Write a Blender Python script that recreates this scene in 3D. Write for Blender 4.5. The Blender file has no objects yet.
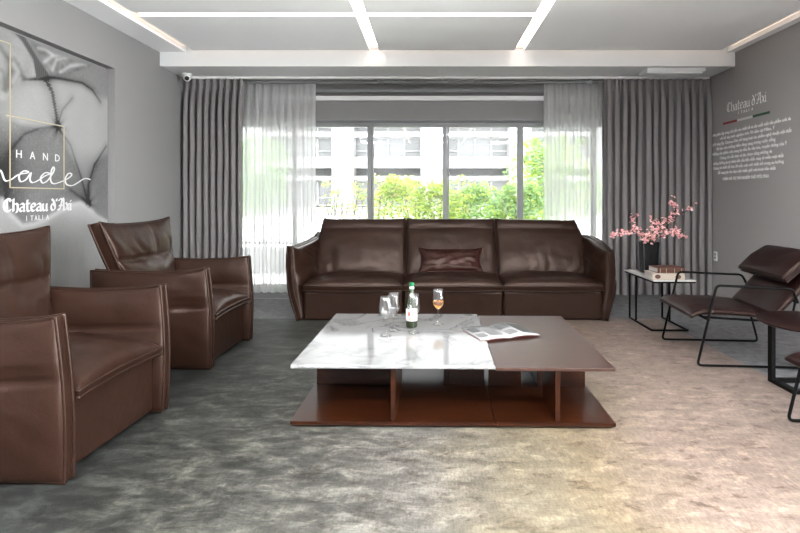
import bpy, bmesh, math, random
from mathutils import Vector, Matrix, noise
R = math.radians
C = bpy.context.scene.collection
V = Vector
random.seed(7)

# ------------------------------------------------------------------ materials
def mat(name, col=(.5, .5, .5), rough=.5, metal=0, spec=.5, bump=None, nodes=None, **kw):
    m = bpy.data.materials.new(name); m.use_nodes = True
    nt = m.node_tree; b = nt.nodes['Principled BSDF']
    b.inputs['Base Color'].default_value = (*col, 1)
    b.inputs['Roughness'].default_value = rough
    b.inputs['Metallic'].default_value = metal
    b.inputs['Specular IOR Level'].default_value = spec
    for k, v in kw.items():
        b.inputs[k.replace('_', ' ')].default_value = v
    if 'leather' in name: b.inputs['Specular Tint'].default_value = (1, .80, .71, 1)
    if bump:                                        # list of (kind, scale, strength)
        prev = None
        tc = nt.nodes.new('ShaderNodeTexCoord')
        for kind, sc, st in bump:
            t = nt.nodes.new('ShaderNodeTexVoronoi' if kind == 'voronoi' else 'ShaderNodeTexNoise')
            t.inputs['Scale'].default_value = sc
            nt.links.new(tc.outputs['Object'], t.inputs['Vector'])
            bp = nt.nodes.new('ShaderNodeBump'); bp.inputs['Strength'].default_value = st
            bp.inputs['Distance'].default_value = .01
            nt.links.new(t.outputs['Distance' if kind == 'voronoi' else 'Fac'], bp.inputs['Height'])
            if prev: nt.links.new(prev.outputs['Normal'], bp.inputs['Normal'])
            prev = bp
        nt.links.new(prev.outputs['Normal'], b.inputs['Normal'])
    if nodes: nodes(nt, b)
    return m

def N(nt, typ, **kw):
    n = nt.nodes.new(typ)
    for k, v in kw.items():
        if k in n.inputs.keys(): n.inputs[k].default_value = v
        else: setattr(n, k, v)
    return n

def ramp(nt, stops):
    r = nt.nodes.new('ShaderNodeValToRGB'); e = r.color_ramp.elements
    e[0].position, e[0].color = stops[0][0], (*stops[0][1], 1)
    e[1].position, e[1].color = stops[-1][0], (*stops[-1][1], 1)
    for p, c in stops[1:-1]:
        x = e.new(p); x.color = (*c, 1)
    return r

def leather_nodes(c1, c2):
    def f(nt, b):
        tc = N(nt, 'ShaderNodeTexCoord')
        n = N(nt, 'ShaderNodeTexNoise', Scale=5.0, Detail=3.0)
        nt.links.new(tc.outputs['Object'], n.inputs['Vector'])
        r = ramp(nt, [(.3, c1), (.7, c2)])
        nt.links.new(n.outputs['Fac'], r.inputs[0]); nt.links.new(r.outputs[0], b.inputs['Base Color'])
    return f
M = {}
M['leather'] = mat('brown leather', rough=.31, spec=.24, bump=[('voronoi', 260, .10), ('noise', 14, .22)],
                   nodes=leather_nodes((.0125, .0057, .0038), (.0165, .0076, .0051)))
M['lounge_leather'] = mat('dark chocolate leather', rough=.36, spec=.2, bump=[('voronoi', 240, .12)],
                          nodes=leather_nodes((.0078, .0029, .0027), (.0102, .0038, .0035)))
M['pillow_leather'] = mat('oxblood leather', rough=.33, spec=.3, bump=[('noise', 30, .2)],
                          nodes=leather_nodes((.014, .0030, .0022), (.020, .0045, .0034)))
M['ceiling'] = mat('ceiling paint', (.90, .90, .90), .7)
M['white'] = mat('white paint', (.72, .72, .72), .5)
M['wall'] = mat('grey wall paint', (.195, .190, .189), .75, bump=[('noise', 300, .03)])
M['wall_r'] = mat('taupe wall paint', (.27, .256, .253), .7, bump=[('noise', 300, .03)])
M['header'] = mat('grey blind cloth', (.20, .195, .194), .8)
M['alu'] = mat('window aluminium', (.20, .205, .21), .45, .0)
M['dark_alu'] = mat('dark rail', (.16, .16, .16), .5)
M['frame_black'] = mat('black powder coat', (.0025, .0024, .0024), .5, spec=.07)
M['led'] = mat('led strip', (1, .9, .8), .5)
def emis(m, col, st):
    b = m.node_tree.nodes['Principled BSDF']
    b.inputs['Emission Color'].default_value = (*col, 1); b.inputs['Emission Strength'].default_value = st
emis(M['led'], (1, .77, .62), .15)
M['led_core'] = mat('led strip bright', (1, .95, .9), .5); emis(M['led_core'], (1, .94, .88), 2.4)
M['fill_light'] = mat('fill lamp diffuser', (1, 1, 1), .5); emis(M['fill_light'], (.98, .985, 1), 36)

def rug_nodes(nt, b):
    tc = N(nt, 'ShaderNodeTexCoord'); L = nt.links.new
    sx = N(nt, 'ShaderNodeSeparateXYZ'); L(tc.outputs['Object'], sx.inputs[0])
    # warp the band position with broad noise
    n0 = N(nt, 'ShaderNodeTexNoise', Scale=1.6, Detail=5.0, Roughness=.65); L(tc.outputs['Object'], n0.inputs['Vector'])
    a = N(nt, 'ShaderNodeMath', operation='MULTIPLY_ADD'); L(n0.outputs['Fac'], a.inputs[0]); a.inputs[1].default_value = .9; L(sx.outputs['X'], a.inputs[2])
    mr = N(nt, 'ShaderNodeMapRange'); L(a.outputs[0], mr.inputs['Value'])
    mr.inputs['From Min'].default_value = -1.75; mr.inputs['From Max'].default_value = 2.65
    r = ramp(nt, [(0, (.0092, .0100, .0094)), (.16, (.0122, .0134, .0120)), (.30, (.0245, .0250, .0205)), (.40, (.050, .0485, .042)), (.49, (.083, .077, .068)),
                  (.57, (.094, .080, .056)), (.66, (.112, .087, .055)), (.76, (.132, .099, .079)), (1, (.138, .104, .090))])
    L(mr.outputs[0], r.inputs[0])
    # mottled pile: patches brushed light or dark, drawn out along the weave
    mp = N(nt, 'ShaderNodeMapping'); mp.inputs['Scale'].default_value = (.8, 1.7, 1); mp.inputs['Rotation'].default_value = (0, 0, .12); L(tc.outputs['Object'], mp.inputs[0])
    n1 = N(nt, 'ShaderNodeTexNoise', Scale=6.5, Detail=12.0, Roughness=.72, Distortion=.45); L(mp.outputs[0], n1.inputs['Vector'])
    r1 = ramp(nt, [(.36, (.26, .27, .27)), (.45, (.55, .55, .55)), (.505, (.95, .95, .95)), (.56, (1.5, 1.5, 1.5)), (.64, (2.5, 2.5, 2.5))]); L(n1.outputs['Fac'], r1.inputs[0])
    mpb = N(nt, 'ShaderNodeMapping'); mpb.inputs['Scale'].default_value = (1.0, 1.6, 1); mpb.inputs['Location'].default_value = (4, 2, 0); L(tc.outputs['Object'], mpb.inputs[0])
    n2 = N(nt, 'ShaderNodeTexNoise', Scale=9.0, Detail=10.0, Roughness=.68, Distortion=.5); L(mpb.outputs[0], n2.inputs['Vector'])
    r2 = ramp(nt, [(.33, (.36, .32, .28)), (.40, (.70, .66, .62)), (.45, (1, 1, 1)), (.56, (1.0, 1.0, 1.0)), (.64, (1.5, 1.5, 1.5))]); L(n2.outputs['Fac'], r2.inputs[0])
    # the mottling is strongest at the dark end
    am = N(nt, 'ShaderNodeMapRange'); L(mr.outputs[0], am.inputs['Value']); am.inputs['From Min'].default_value = .3; am.inputs['From Max'].default_value = .6; am.inputs['To Min'].default_value = 1; am.inputs['To Max'].default_value = .22
    m1 = N(nt, 'ShaderNodeMix', data_type='RGBA', blend_type='MULTIPLY'); L(am.outputs[0], m1.inputs[0])
    L(r.outputs[0], m1.inputs[6]); L(r1.outputs[0], m1.inputs[7])
    m2 = N(nt, 'ShaderNodeMix', data_type='RGBA', blend_type='MULTIPLY'); m2.inputs[0].default_value = .8
    L(m1.outputs[2], m2.inputs[6]); L(r2.outputs[0], m2.inputs[7])
    # woven strips across the pile
    wv = N(nt, 'ShaderNodeTexWave', wave_type='BANDS', bands_direction='X', Scale=22.0, Distortion=1.0); L(tc.outputs['Object'], wv.inputs['Vector'])
    r3 = ramp(nt, [(0, (.985, .985, .985)), (1, (1.01, 1.01, 1.01))]); L(wv.outputs['Fac'], r3.inputs[0])
    m3 = N(nt, 'ShaderNodeMix', data_type='RGBA', blend_type='MULTIPLY'); m3.inputs[0].default_value = 1
    L(m2.outputs[2], m3.inputs[6]); L(r3.outputs[0], m3.inputs[7])
    mpc = N(nt, 'ShaderNodeMapping'); mpc.inputs['Scale'].default_value = (1.6, .5, 1); L(tc.outputs['Object'], mpc.inputs[0])
    n5 = N(nt, 'ShaderNodeTexNoise', Scale=70.0, Detail=3.0, Roughness=.6); L(mpc.outputs[0], n5.inputs['Vector'])
    r5 = ramp(nt, [(.3, (.80, .80, .80)), (.7, (1.2, 1.2, 1.2))]); L(n5.outputs['Fac'], r5.inputs[0])
    m5 = N(nt, 'ShaderNodeMix', data_type='RGBA', blend_type='MULTIPLY'); m5.inputs[0].default_value = 1
    L(m3.outputs[2], m5.inputs[6]); L(r5.outputs[0], m5.inputs[7])
    L(m5.outputs[2], b.inputs['Base Color'])
    n4 = N(nt, 'ShaderNodeTexNoise', Scale=220.0, Detail=2.0); L(tc.outputs['Object'], n4.inputs['Vector'])
    bp = N(nt, 'ShaderNodeBump', Strength=.35, Distance=.004); L(n4.outputs['Fac'], bp.inputs['Height'])
    L(bp.outputs[0], b.inputs['Normal'])
M['rug'] = mat('viscose rug', rough=.62, spec=.35, nodes=rug_nodes)

def carpet_nodes(nt, b):
    tc = N(nt, 'ShaderNodeTexCoord'); L = nt.links.new
    n = N(nt, 'ShaderNodeTexNoise', Scale=14.0, Detail=8.0, Roughness=.75); L(tc.outputs['Object'], n.inputs['Vector'])
    r = ramp(nt, [(.3, (.085, .085, .088)), (.7, (.20, .20, .205))]); L(n.outputs['Fac'], r.inputs[0]); L(r.outputs[0], b.inputs['Base Color'])
    n2 = N(nt, 'ShaderNodeTexNoise', Scale=150.0); L(tc.outputs['Object'], n2.inputs['Vector'])
    bp = N(nt, 'ShaderNodeBump', Strength=.5, Distance=.005); L(n2.outputs['Fac'], bp.inputs['Height']); L(bp.outputs[0], b.inputs['Normal'])
M['carpet'] = mat('grey carpet', rough=.95, spec=.1, nodes=carpet_nodes)

def wood_nodes(c1, c2, sc=(1.2, 14, 14)):
    def f(nt, b):
        tc = N(nt, 'ShaderNodeTexCoord'); L = nt.links.new
        mp = N(nt, 'ShaderNodeMapping'); mp.inputs['Scale'].default_value = sc; L(tc.outputs['Object'], mp.inputs[0])
        n = N(nt, 'ShaderNodeTexNoise', Scale=2.5, Detail=7.0, Roughness=.6, Distortion=.6); L(mp.outputs[0], n.inputs['Vector'])
        r = ramp(nt, [(.3, c1), (.7, c2)]); L(n.outputs['Fac'], r.inputs[0]); L(r.outputs[0], b.inputs['Base Color'])
    return f
M['wood'] = mat('walnut red wood', rough=.30, spec=.22, nodes=wood_nodes((.0095, .0022, .0007), (.027, .0072, .0023)))
M['wood_top'] = mat('dark walnut top', rough=.30, spec=.3, nodes=wood_nodes((.024, .011, .008), (.038, .018, .013)))

def marble_nodes(nt, b):
    tc = N(nt, 'ShaderNodeTexCoord'); L = nt.links.new
    n = N(nt, 'ShaderNodeTexNoise', Scale=2.2, Detail=6.0, Distortion=1.5); L(tc.outputs['Object'], n.inputs['Vector'])
    a = N(nt, 'ShaderNodeMath', operation='SUBTRACT'); L(n.outputs['Fac'], a.inputs[0]); a.inputs[1].default_value = .5
    ab = N(nt, 'ShaderNodeMath', operation='ABSOLUTE'); L(a.outputs[0], ab.inputs[0])
    r = ramp(nt, [(0, (.12, .12, .122)), (.012, (.155, .155, .155)), (.05, (.185, .185, .184)), (1, (.195, .195, .194))]); L(ab.outputs[0], r.inputs[0])
    L(r.outputs[0], b.inputs['Base Color'])
M['marble'] = mat('white marble', rough=.07, spec=.6, nodes=marble_nodes)

def cloth(name, col, transp, translucent):
    m = bpy.data.materials.new(name); m.use_nodes = True; nt = m.node_tree; nt.nodes.clear(); L = nt.links.new
    o = N(nt, 'ShaderNodeOutputMaterial'); d = N(nt, 'ShaderNodeBsdfDiffuse'); t = N(nt, 'ShaderNodeBsdfTranslucent')
    d.inputs[0].default_value = t.inputs[0].default_value = (*col, 1)
    tc = N(nt, 'ShaderNodeTexCoord'); w = N(nt, 'ShaderNodeTexNoise', Scale=90.0, Detail=3.0); L(tc.outputs['Object'], w.inputs['Vector'])
    bp = N(nt, 'ShaderNodeBump', Strength=.25, Distance=.004); L(w.outputs['Fac'], bp.inputs['Height']); L(bp.outputs[0], d.inputs['Normal'])
    mx = N(nt, 'ShaderNodeMixShader'); mx.inputs[0].default_value = translucent; L(d.outputs[0], mx.inputs[1]); L(t.outputs[0], mx.inputs[2])
    if transp:
        tr = N(nt, 'ShaderNodeBsdfTransparent'); m2 = N(nt, 'ShaderNodeMixShader'); m2.inputs[0].default_value = transp
        L(mx.outputs[0], m2.inputs[1]); L(tr.outputs[0], m2.inputs[2]); L(m2.outputs[0], o.inputs[0])
    else: L(mx.outputs[0], o.inputs[0])
    return m
M['drape'] = cloth('grey drape', (.185, .174, .173), 0, .04)
M['sheer'] = cloth('white voile', (.74, .74, .74), .37, .55)

def thin_glass(name, tint):
    m = bpy.data.materials.new(name); m.use_nodes = True; nt = m.node_tree; nt.nodes.clear(); L = nt.links.new
    o = N(nt, 'ShaderNodeOutputMaterial'); t = N(nt, 'ShaderNodeBsdfTransparent'); t.inputs[0].default_value = (tint, tint * 1.01, tint, 1)
    g = N(nt, 'ShaderNodeBsdfGlossy', Roughness=.02); f = N(nt, 'ShaderNodeFresnel', IOR=1.45)
    mx = N(nt, 'ShaderNodeMixShader'); L(f.outputs[0], mx.inputs[0]); L(t.outputs[0], mx.inputs[1]); L(g.outputs[0], mx.inputs[2]); L(mx.outputs[0], o.inputs[0])
    return m
M['pane'] = thin_glass('tinted window glass', .50); M['added_pane'] = thin_glass('clear glass of added windows', .96)
def crystal():
    m = bpy.data.materials.new('clear crystal'); m.use_nodes = True; nt = m.node_tree; nt.nodes.clear(); L = nt.links.new
    o = N(nt, 'ShaderNodeOutputMaterial'); t = N(nt, 'ShaderNodeBsdfTransparent'); t.inputs[0].default_value = (.975, .98, .98, 1)
    g = N(nt, 'ShaderNodeBsdfGlossy', Roughness=.03); f = N(nt, 'ShaderNodeLayerWeight', Blend=.35)
    p = N(nt, 'ShaderNodeMath', operation='POWER'); L(f.outputs['Facing'], p.inputs[0]); p.inputs[1].default_value = 2.5
    q = N(nt, 'ShaderNodeMath', operation='MULTIPLY_ADD'); L(p.outputs[0], q.inputs[0]); q.inputs[1].default_value = .85; q.inputs[2].default_value = .085
    mx = N(nt, 'ShaderNodeMixShader'); L(q.outputs[0], mx.inputs[0]); L(t.outputs[0], mx.inputs[1]); L(g.outputs[0], mx.inputs[2]); L(mx.outputs[0], o.inputs[0])
    return m
M['glass'] = crystal()
M['wine'] = mat('amber wine', (1, .46, .05), .0, Transmission_Weight=1.0, IOR=1.34)
M['bottle'] = mat('green bottle glass', (.012, .020, .005), .05, Transmission_Weight=.15)
M['foil'] = mat('green foil', (.01, .17, .06), .3, .3)
M['label'] = mat('wine label paper', (.75, .72, .66), .6)
M['label_print'] = mat('label print red', (.35, .10, .06), .6)
M['paper'] = mat('magazine paper', (.22, .22, .22), .4)
M['ink_grey'] = mat('printed grey picture', (.02, .02, .021), .4)
M['ink_mid'] = mat('printed light picture', (.10, .10, .10), .4)
M['ink_red'] = mat('printed red picture', (.10, .015, .013), .4)
M['book_brown'] = mat('brown book cloth', (.06, .019, .011), .5, bump=[('noise', 120, .2)])
M['book_cream'] = mat('cream book cloth', (.34, .29, .245), .5)
M['gold'] = mat('gold print', (.34, .29, .20), .4)
M['pages'] = mat('page edges', (.40, .385, .36), .7)
M['vase'] = mat('black ribbed ceramic', (.004, .0045, .005), .4, spec=.12, bump=[('noise', 40, .5)])
M['vase_edge'] = mat('vase edge highlight', (.05, .052, .054), .3)
M['white_top'] = mat('pale stone top', (.42, .42, .41), .25)
M['bark'] = mat('dark twig', (.045, .03, .022), .8)
M['petal'] = mat('pink petals', (.71, .33, .345), .6)
M['petal_pale'] = mat('pale pink petals', (.86, .53, .51), .6)
M['stamen'] = mat('stamen', (.45, .09, .10), .6)
M['bud'] = mat('leaf bud', (.12, .10, .05), .7)
M['tan'] = mat('tan wood', (.20, .10, .045), .5)
M['plastic'] = mat('white plastic', (.78, .78, .76), .35)
M['lens'] = mat('black lens', (.01, .01, .01), .08)
M['red'] = mat('flag red', (.20, .008, .009), .6)
M['flag_white'] = mat('flag white', (.5, .495, .49), .6)
M['green'] = mat('flag green', (.008, .06, .024), .6)
M['letter'] = mat('white lettering', (.52, .515, .51), .6)
M['letter_taupe'] = mat('white wall lettering', (.82, .81, .80), .6)
M['facade'] = mat('white facade tiles', (.30, .30, .30), .6)
M['facade_grey'] = mat('grey facade band', (.13, .13, .13), .7)
M['dark_window'] = mat('dark far glazing', (.115, .118, .12), .3)
M['light_window'] = mat('pale far glazing', (.15, .155, .16), .3)
M['paving'] = mat('pale paving', (.75, .74, .72), .8)
def leafm(n, c): return cloth(n, c, 0, .45)
M['leaf1'] = leafm('yellow green leaf', (.46, .56, .13)); M['leaf2'] = leafm('mid green leaf', (.27, .42, .15)); M['leaf3'] = leafm('blue green leaf', (.28, .42, .25))
M['leaf4'] = leafm('dry reddish leaf', (.42, .33, .22))

# ------------------------------------------------------------------ mesh helpers
def obj(name, bm, m, parent=None, smooth=False, bevel=0):
    me = bpy.data.meshes.new(name)
    bmesh.ops.recalc_face_normals(bm, faces=bm.faces[:])
    bm.to_mesh(me); bm.free()
    for mm in (m if isinstance(m, (list, tuple)) else [m]): me.materials.append(mm)
    if smooth: me.polygons.foreach_set('use_smooth', [True] * len(me.polygons))
    o = bpy.data.objects.new(name, me); C.objects.link(o)
    if parent: o.parent = parent
    if bevel:
        b = o.modifiers.new('bevel', 'BEVEL'); b.width = bevel; b.segments = 2; b.limit_method = 'ANGLE'
    return o
def tag(o, label=None, cat=None, group=None, kind=None):
    for k, v in (('label', label), ('category', cat), ('group', group), ('kind', kind)):
        if v: o[k] = v
    return o
def thing(name, label, cat, loc=(0, 0, 0), rz=0, group=None):
    o = bpy.data.objects.new(name, None); C.objects.link(o); o.empty_display_size = .1
    o.location = loc; o.rotation_euler = (0, 0, rz)
    return tag(o, label, cat, group)
def struct(name, bm, m, parent=None, **k):
    o = obj(name, bm, m, parent, **k)
    if not parent: o['kind'] = 'structure'
    return o
def dup(root, label=None, group=None):
    r = root.copy(); C.objects.link(r)
    if label: r['label'] = label
    if group: r['group'] = group
    for ch in list(root.children):
        c = ch.copy(); C.objects.link(c); c.parent = r
        for g in list(ch.children):
            d = g.copy(); C.objects.link(d); d.parent = c
    return r
def B(): return bmesh.new()
def box(bm, x0, x1, y0, y1, z0, z1, mi=0):
    v = [bm.verts.new((x, y, z)) for x in (x0, x1) for y in (y0, y1) for z in (z0, z1)]
    for q in ((0, 1, 3, 2), (4, 6, 7, 5), (0, 4, 5, 1), (2, 3, 7, 6), (0, 2, 6, 4), (1, 5, 7, 3)):
        f = bm.faces.new([v[i] for i in q]); f.material_index = mi
    return bm
def rbox(bm, x0, x1, y0, y1, z0, z1, r, seg=3):
    b = B(); box(b, x0, x1, y0, y1, z0, z1)
    bmesh.ops.bevel(b, geom=b.edges[:], offset=r, segments=seg, profile=.5, affect='EDGES')
    join(bm, b)
def join(dst, src):
    mp = {v: dst.verts.new(v.co) for v in src.verts}
    for f in src.faces:
        try: g = dst.faces.new([mp[v] for v in f.verts]); g.material_index = f.material_index; g.smooth = f.smooth
        except ValueError: pass
    src.free()
def fillet(pts, r, n=5):
    pts = [V(p) for p in pts]; out = [pts[0]]
    for a, p, b in zip(pts, pts[1:], pts[2:]):
        d1 = (a - p); d2 = (b - p); k = min(r, d1.length * .45, d2.length * .45)
        s, e = p + d1.normalized() * k, p + d2.normalized() * k
        for i in range(n + 1):
            t = i / n; out.append(s * (1 - t) ** 2 + p * 2 * t * (1 - t) + e * t * t)
    out.append(pts[-1]); return out
def tube(bm, pts, r, sides=8, closed=False, mi=0, flat=1.0):
    pts = [V(p) for p in pts]; n = len(pts); rings = []
    up = None
    for i, p in enumerate(pts):
        if closed: t = pts[(i + 1) % n] - pts[i - 1]
        else: t = pts[min(i + 1, n - 1)] - pts[max(i - 1, 0)]
        if t.length < 1e-9: t = V((0, 0, 1))
        t.normalize()
        if up is None: up = t.orthogonal().normalized() if abs(t.z) > .9 else V((0, 0, 1))
        s = t.cross(up)
        if s.length < 1e-6: s = t.orthogonal()
        s.normalize(); up = s.cross(t).normalized()
        rr = r[i] if isinstance(r, (list, tuple)) else r
        rings.append([bm.verts.new(p + (s * math.cos(a) + up * math.sin(a) * flat) * rr) for a in (2 * math.pi * k / sides for k in range(sides))])
    m = n if closed else n - 1
    for i in range(m):
        a, b = rings[i], rings[(i + 1) % n]
        for k in range(sides):
            f = bm.faces.new((a[k], a[(k + 1) % sides], b[(k + 1) % sides], b[k])); f.smooth = True; f.material_index = mi
    if not closed:
        for q in (rings[0], rings[-1]):
            f = bm.faces.new(q); f.material_index = mi
def bar(bm, pts, w, t):
    """flat metal bar: a square tube swept along pts"""
    tube(bm, pts, w * .7071, 4)
def lathe(bm, prof, n=24, c=(0, 0, 0), sq=0):
    rings = []
    for r, z in prof:
        ring = []
        for k in range(n):
            a = 2 * math.pi * (k + .5) / n
            ca, sa = math.cos(a), math.sin(a)
            q = 1
            if sq: q = 1 / ((abs(ca) ** sq + abs(sa) ** sq) ** (1 / sq))
            ring.append(bm.verts.new((c[0] + r * q * ca, c[1] + r * q * sa, c[2] + z)))
        rings.append(ring)
    for a, b in zip(rings, rings[1:]):
        for k in range(n):
            f = bm.faces.new((a[k], a[(k + 1) % n], b[(k + 1) % n], b[k])); f.smooth = True
    if prof[0][0] > 1e-4: bm.faces.new(rings[0])
    if prof[-1][0] > 1e-4: bm.faces.new(rings[-1])
    bmesh.ops.remove_doubles(bm, verts=bm.verts[:], dist=1e-6)
def poly(bm, pts, z0, z1, mi=0):
    """prism from a plan outline"""
    a = [bm.verts.new((x, y, z0)) for x, y in pts]; b = [bm.verts.new((x, y, z1)) for x, y in pts]
    n = len(pts)
    bm.faces.new(a).material_index = mi; bm.faces.new(b).material_index = mi
    for i in range(n): bm.faces.new((a[i], a[(i + 1) % n], b[(i + 1) % n], b[i])).material_index = mi
def catmull(p, n=6):
    p = [V(q) for q in p]; p = [2 * p[0] - p[1]] + p + [2 * p[-1] - p[-2]]; out = []
    for a, b, c, d in zip(p, p[1:], p[2:], p[3:]):
        for i in range(n):
            t = i / n
            out.append(.5 * ((2 * b) + (c - a) * t + (2 * a - 5 * b + 4 * c - d) * t * t + (3 * b - a - 3 * c + d) * t ** 3))
    out.append(p[-2]); return out
def quadmid(a, b, c, d):
    """mid surface from four corners: u runs a>b (and d>c), v runs a>d"""
    a, b, c, d = V(a), V(b), V(c), V(d)
    return lambda u, v: (a * (1 - u) + b * u) * (1 - v) + (d * (1 - u) + c * u) * v
def pillow(bm, mid, nu, nv, tf, tb, edge=.012, pw=.38, df=None, db=None, pipe=.006, pipe_sides='uv', double=True, curve=None):
    """upholstered cushion: two bulging skins over a mid surface, joined by a band, with a welt along the seams"""
    e = 1e-3
    F = [[None] * (nv + 1) for _ in range(nu + 1)]; K = [[None] * (nv + 1) for _ in range(nu + 1)]
    for i in range(nu + 1):
        for j in range(nv + 1):
            # cluster the rows near the rims so the round-over is smooth
            u = .5 - .5 * math.cos(math.pi * i / nu); v = .5 - .5 * math.cos(math.pi * j / nv)
            u = .6 * u + .4 * i / nu; v = .6 * v + .4 * j / nv
            p = mid(u, v); uu, vv = min(max(u, e), 1 - e), min(max(v, e), 1 - e)
            n = (mid(uu + e, vv) - mid(uu - e, vv)).cross(mid(uu, vv + e) - mid(uu, vv - e)).normalized()
            pr = max(0, 4 * u * (1 - u)) ** pw * max(0, 4 * v * (1 - v)) ** pw
            w = min(1, pr * 1.3)
            of = edge + (tf - edge) * pr + (df(u, v) * w if df else 0); ob = edge + (tb - edge) * pr + (db(u, v) * w if db else 0)
            F[i][j] = bm.verts.new(p + n * of); K[i][j] = bm.verts.new(p - n * ob)
    for i in range(nu):
        for j in range(nv):
            bm.faces.new((F[i][j], F[i + 1][j], F[i + 1][j + 1], F[i][j + 1])).smooth = True
            bm.faces.new((K[i][j], K[i][j + 1], K[i + 1][j + 1], K[i + 1][j])).smooth = True
    def rim(G): return [G[i][0] for i in range(nu)] + [G[nu][j] for j in range(nv)] + [G[i][nv] for i in range(nu, 0, -1)] + [G[0][j] for j in range(nv, 0, -1)]
    a, b = rim(F), rim(K); n = len(a)
    for i in range(n): bm.faces.new((a[i], b[i], b[(i + 1) % n], a[(i + 1) % n])).smooth = True
    if pipe:
        pa = [v.co.copy() for v in a]; pb = [v.co.copy() for v in b]
        if edge < .012: tube(bm, [(x + y) / 2 for x, y in zip(pa, pb)], pipe, 6, True)
        else:
            tube(bm, pa, pipe, 6, True)
            if double: tube(bm, pb, pipe, 6, True)
def wr(seed, fu, fv, amp, dist=0):
    def f(u, v):
        return amp * noise.noise(V((u * fu + seed, v * fv + .3 * noise.noise(V((u * 4, v * 4, seed))), seed * 1.7)))
    return f
def crease(v, c, w, d): return -d * math.exp(-((v - c) / w) ** 2)
def ridges(u, v, seed, n, amp, ang=0.0):
    x = u * n + ang * v + 1.3 * noise.noise(V((u * 3 + seed, v * 3, 0)))
    return amp * (abs(math.sin(x * math.pi)) ** .7 - .6) * (.4 + .6 * noise.noise(V((u * 5, v * 2, seed + 9))))

# ------------------------------------------------------------------ the room
XL, XR, ZC = -2.94, 3.32, 2.735
YB = -2.6                                           # rear of the room, behind the camera
YW = 6.62                                           # inner face of the window wall
struct('floor', box(B(), XL - .3, XR + .3, YB, YW + .15, -.12, 0), M['carpet'])
GY0, GY1, GZ0, GZ1 = -2.3, -.2, .1, 2.5; GY2 = 3.0
# left wall with a shallow niche for the print
b = B()
box(b, XL - .3, XL - .08, 0, YW + .15, 0, 2.95); box(b, XL - .3, XL, GY1, 0, 0, 2.95); box(b, XL - .3, XL, YB, GY0, 0, 2.95); box(b, XL - .3, XL, GY0, GY1, 0, GZ0); box(b, XL - .3, XL, GY0, GY1, GZ1, 2.95)
box(b, XL - .08, XL, 4.97, YW + .15, 0, 2.95); box(b, XL - .08, XL, 1.2, 4.97, 2.358, 2.95); box(b, XL - .08, XL, 0, 1.2, 0, 2.95); box(b, XL - .08, XL, 1.2, 4.97, 0, .2)
struct('wall_left', b, M['wall'])
b = B()
box(b, XR, XR + .3, GY2, YW + .15, 0, 2.95); box(b, XR, XR + .3, YB, GY0, 0, 2.95); box(b, XR, XR + .3, GY0, GY2, 0, GZ0); box(b, XR, XR + .3, GY0, GY2, GZ1, 2.95)
struct('wall_right', b, M['wall_r'])
b = B(); WX0, WX1, WZ = -2.45, 2.60, 2.105
box(b, XL, WX0, YW, YW + .15, 0, 2.9); box(b, WX1, XR, YW, YW + .15, 0, 2.9); box(b, WX0, WX1, YW, YW + .15, WZ, 2.9)
struct('wall_back', b, M['wall'])
# rear wall; glazed openings added in the side walls let in extra daylight
struct('wall_front', box(B(), XL, XR, YB - .15, YB, 0, 2.95), M['wall'])
struct('added_window_2', box(B(), XL - .20, XL - .19, GY0, GY1, GZ0, GZ1), M['added_pane'])
struct('added_window_3', box(B(), XR + .19, XR + .20, GY0, GY2, GZ0, GZ1), M['added_pane'])
# ceiling boards with gaps for the light troughs
b = B(); T = .055
box(b, XL, XR, YB, YW + .15, ZC + T, 2.95)
sx = [(-2.655, -2.545), (-.645, -.545), (.908, 1.008), (3.12, 3.235)]
YT0, YT1 = 5.715, 5.80
cr = [(1.30, 1.40), (4.556, 4.652)]
box(b, XL, sx[0][0], YB, YT1, ZC, ZC + T); box(b, sx[3][1], XR, YB, YT1, ZC, ZC + T)
for x0, x1, has in ((sx[0][1], sx[1][0], 1), (sx[1][1], sx[2][0], 1), (sx[2][1], sx[3][0], 0)):
    ys = [YB] + ([q for c in cr for q in c] if has else []) + [YT0]
    for y0, y1 in zip(ys[::2], ys[1::2]): box(b, x0, x1, y0, y1, ZC, ZC + T)
struct('ceiling', b, M['ceiling'])
def strip(label, x0, x1, y0, y1, core):
    t = thing('light_strip', label, 'strip light', ((x0 + x1) / 2, (y0 + y1) / 2, ZC + T), group='ceiling light strips')
    cx, cy = t.location[0], t.location[1]
    obj('diffuser', box(B(), x0 - cx + .003, x1 - cx - .003, y0 - cy + .003, y1 - cy - .003, -.012, -.003), M['led'], t)
    if core:
        a = .012
        if y1 - y0 > x1 - x0: q = (x0 - cx + .025, x1 - cx - .02, y0 - cy + a, y1 - cy - a)
        else: q = (x0 - cx + a, x1 - cx - a, y0 - cy + .02, y1 - cy - .03)
        obj('bright_core', box(B(), *q, -.016, -.0125), M['led_core'], t)
strip('warm ceiling light strip along the left wall', *sx[0], YB + .02, YT0, False)
strip('long ceiling light strip left of centre, running away from the camera', *sx[1], YB + .02, YT0, True)
strip('long ceiling light strip right of centre, running away from the camera', *sx[2], YB + .02, YT0, True)
strip('warm ceiling light strip along the right wall', *sx[3], YB + .02, YT0, False)
strip('crosswise ceiling light strip left of the middle run, joining the left strip', sx[0][1], sx[1][0], *cr[1], True)
strip('crosswise ceiling light strip between the two long middle strips', sx[1][1], sx[2][0], *cr[1], True)
strip('thin ceiling light strip along the front of the soffit', sx[0][1], sx[3][0], YT0 + .004, YT1 - .004, False)
# soffit in front of the window
SZ = 2.583
b = B(); box(b, XL, XR, 5.80, YW, SZ, ZC + T)
struct('trim_1', b, M['white'])
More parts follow.
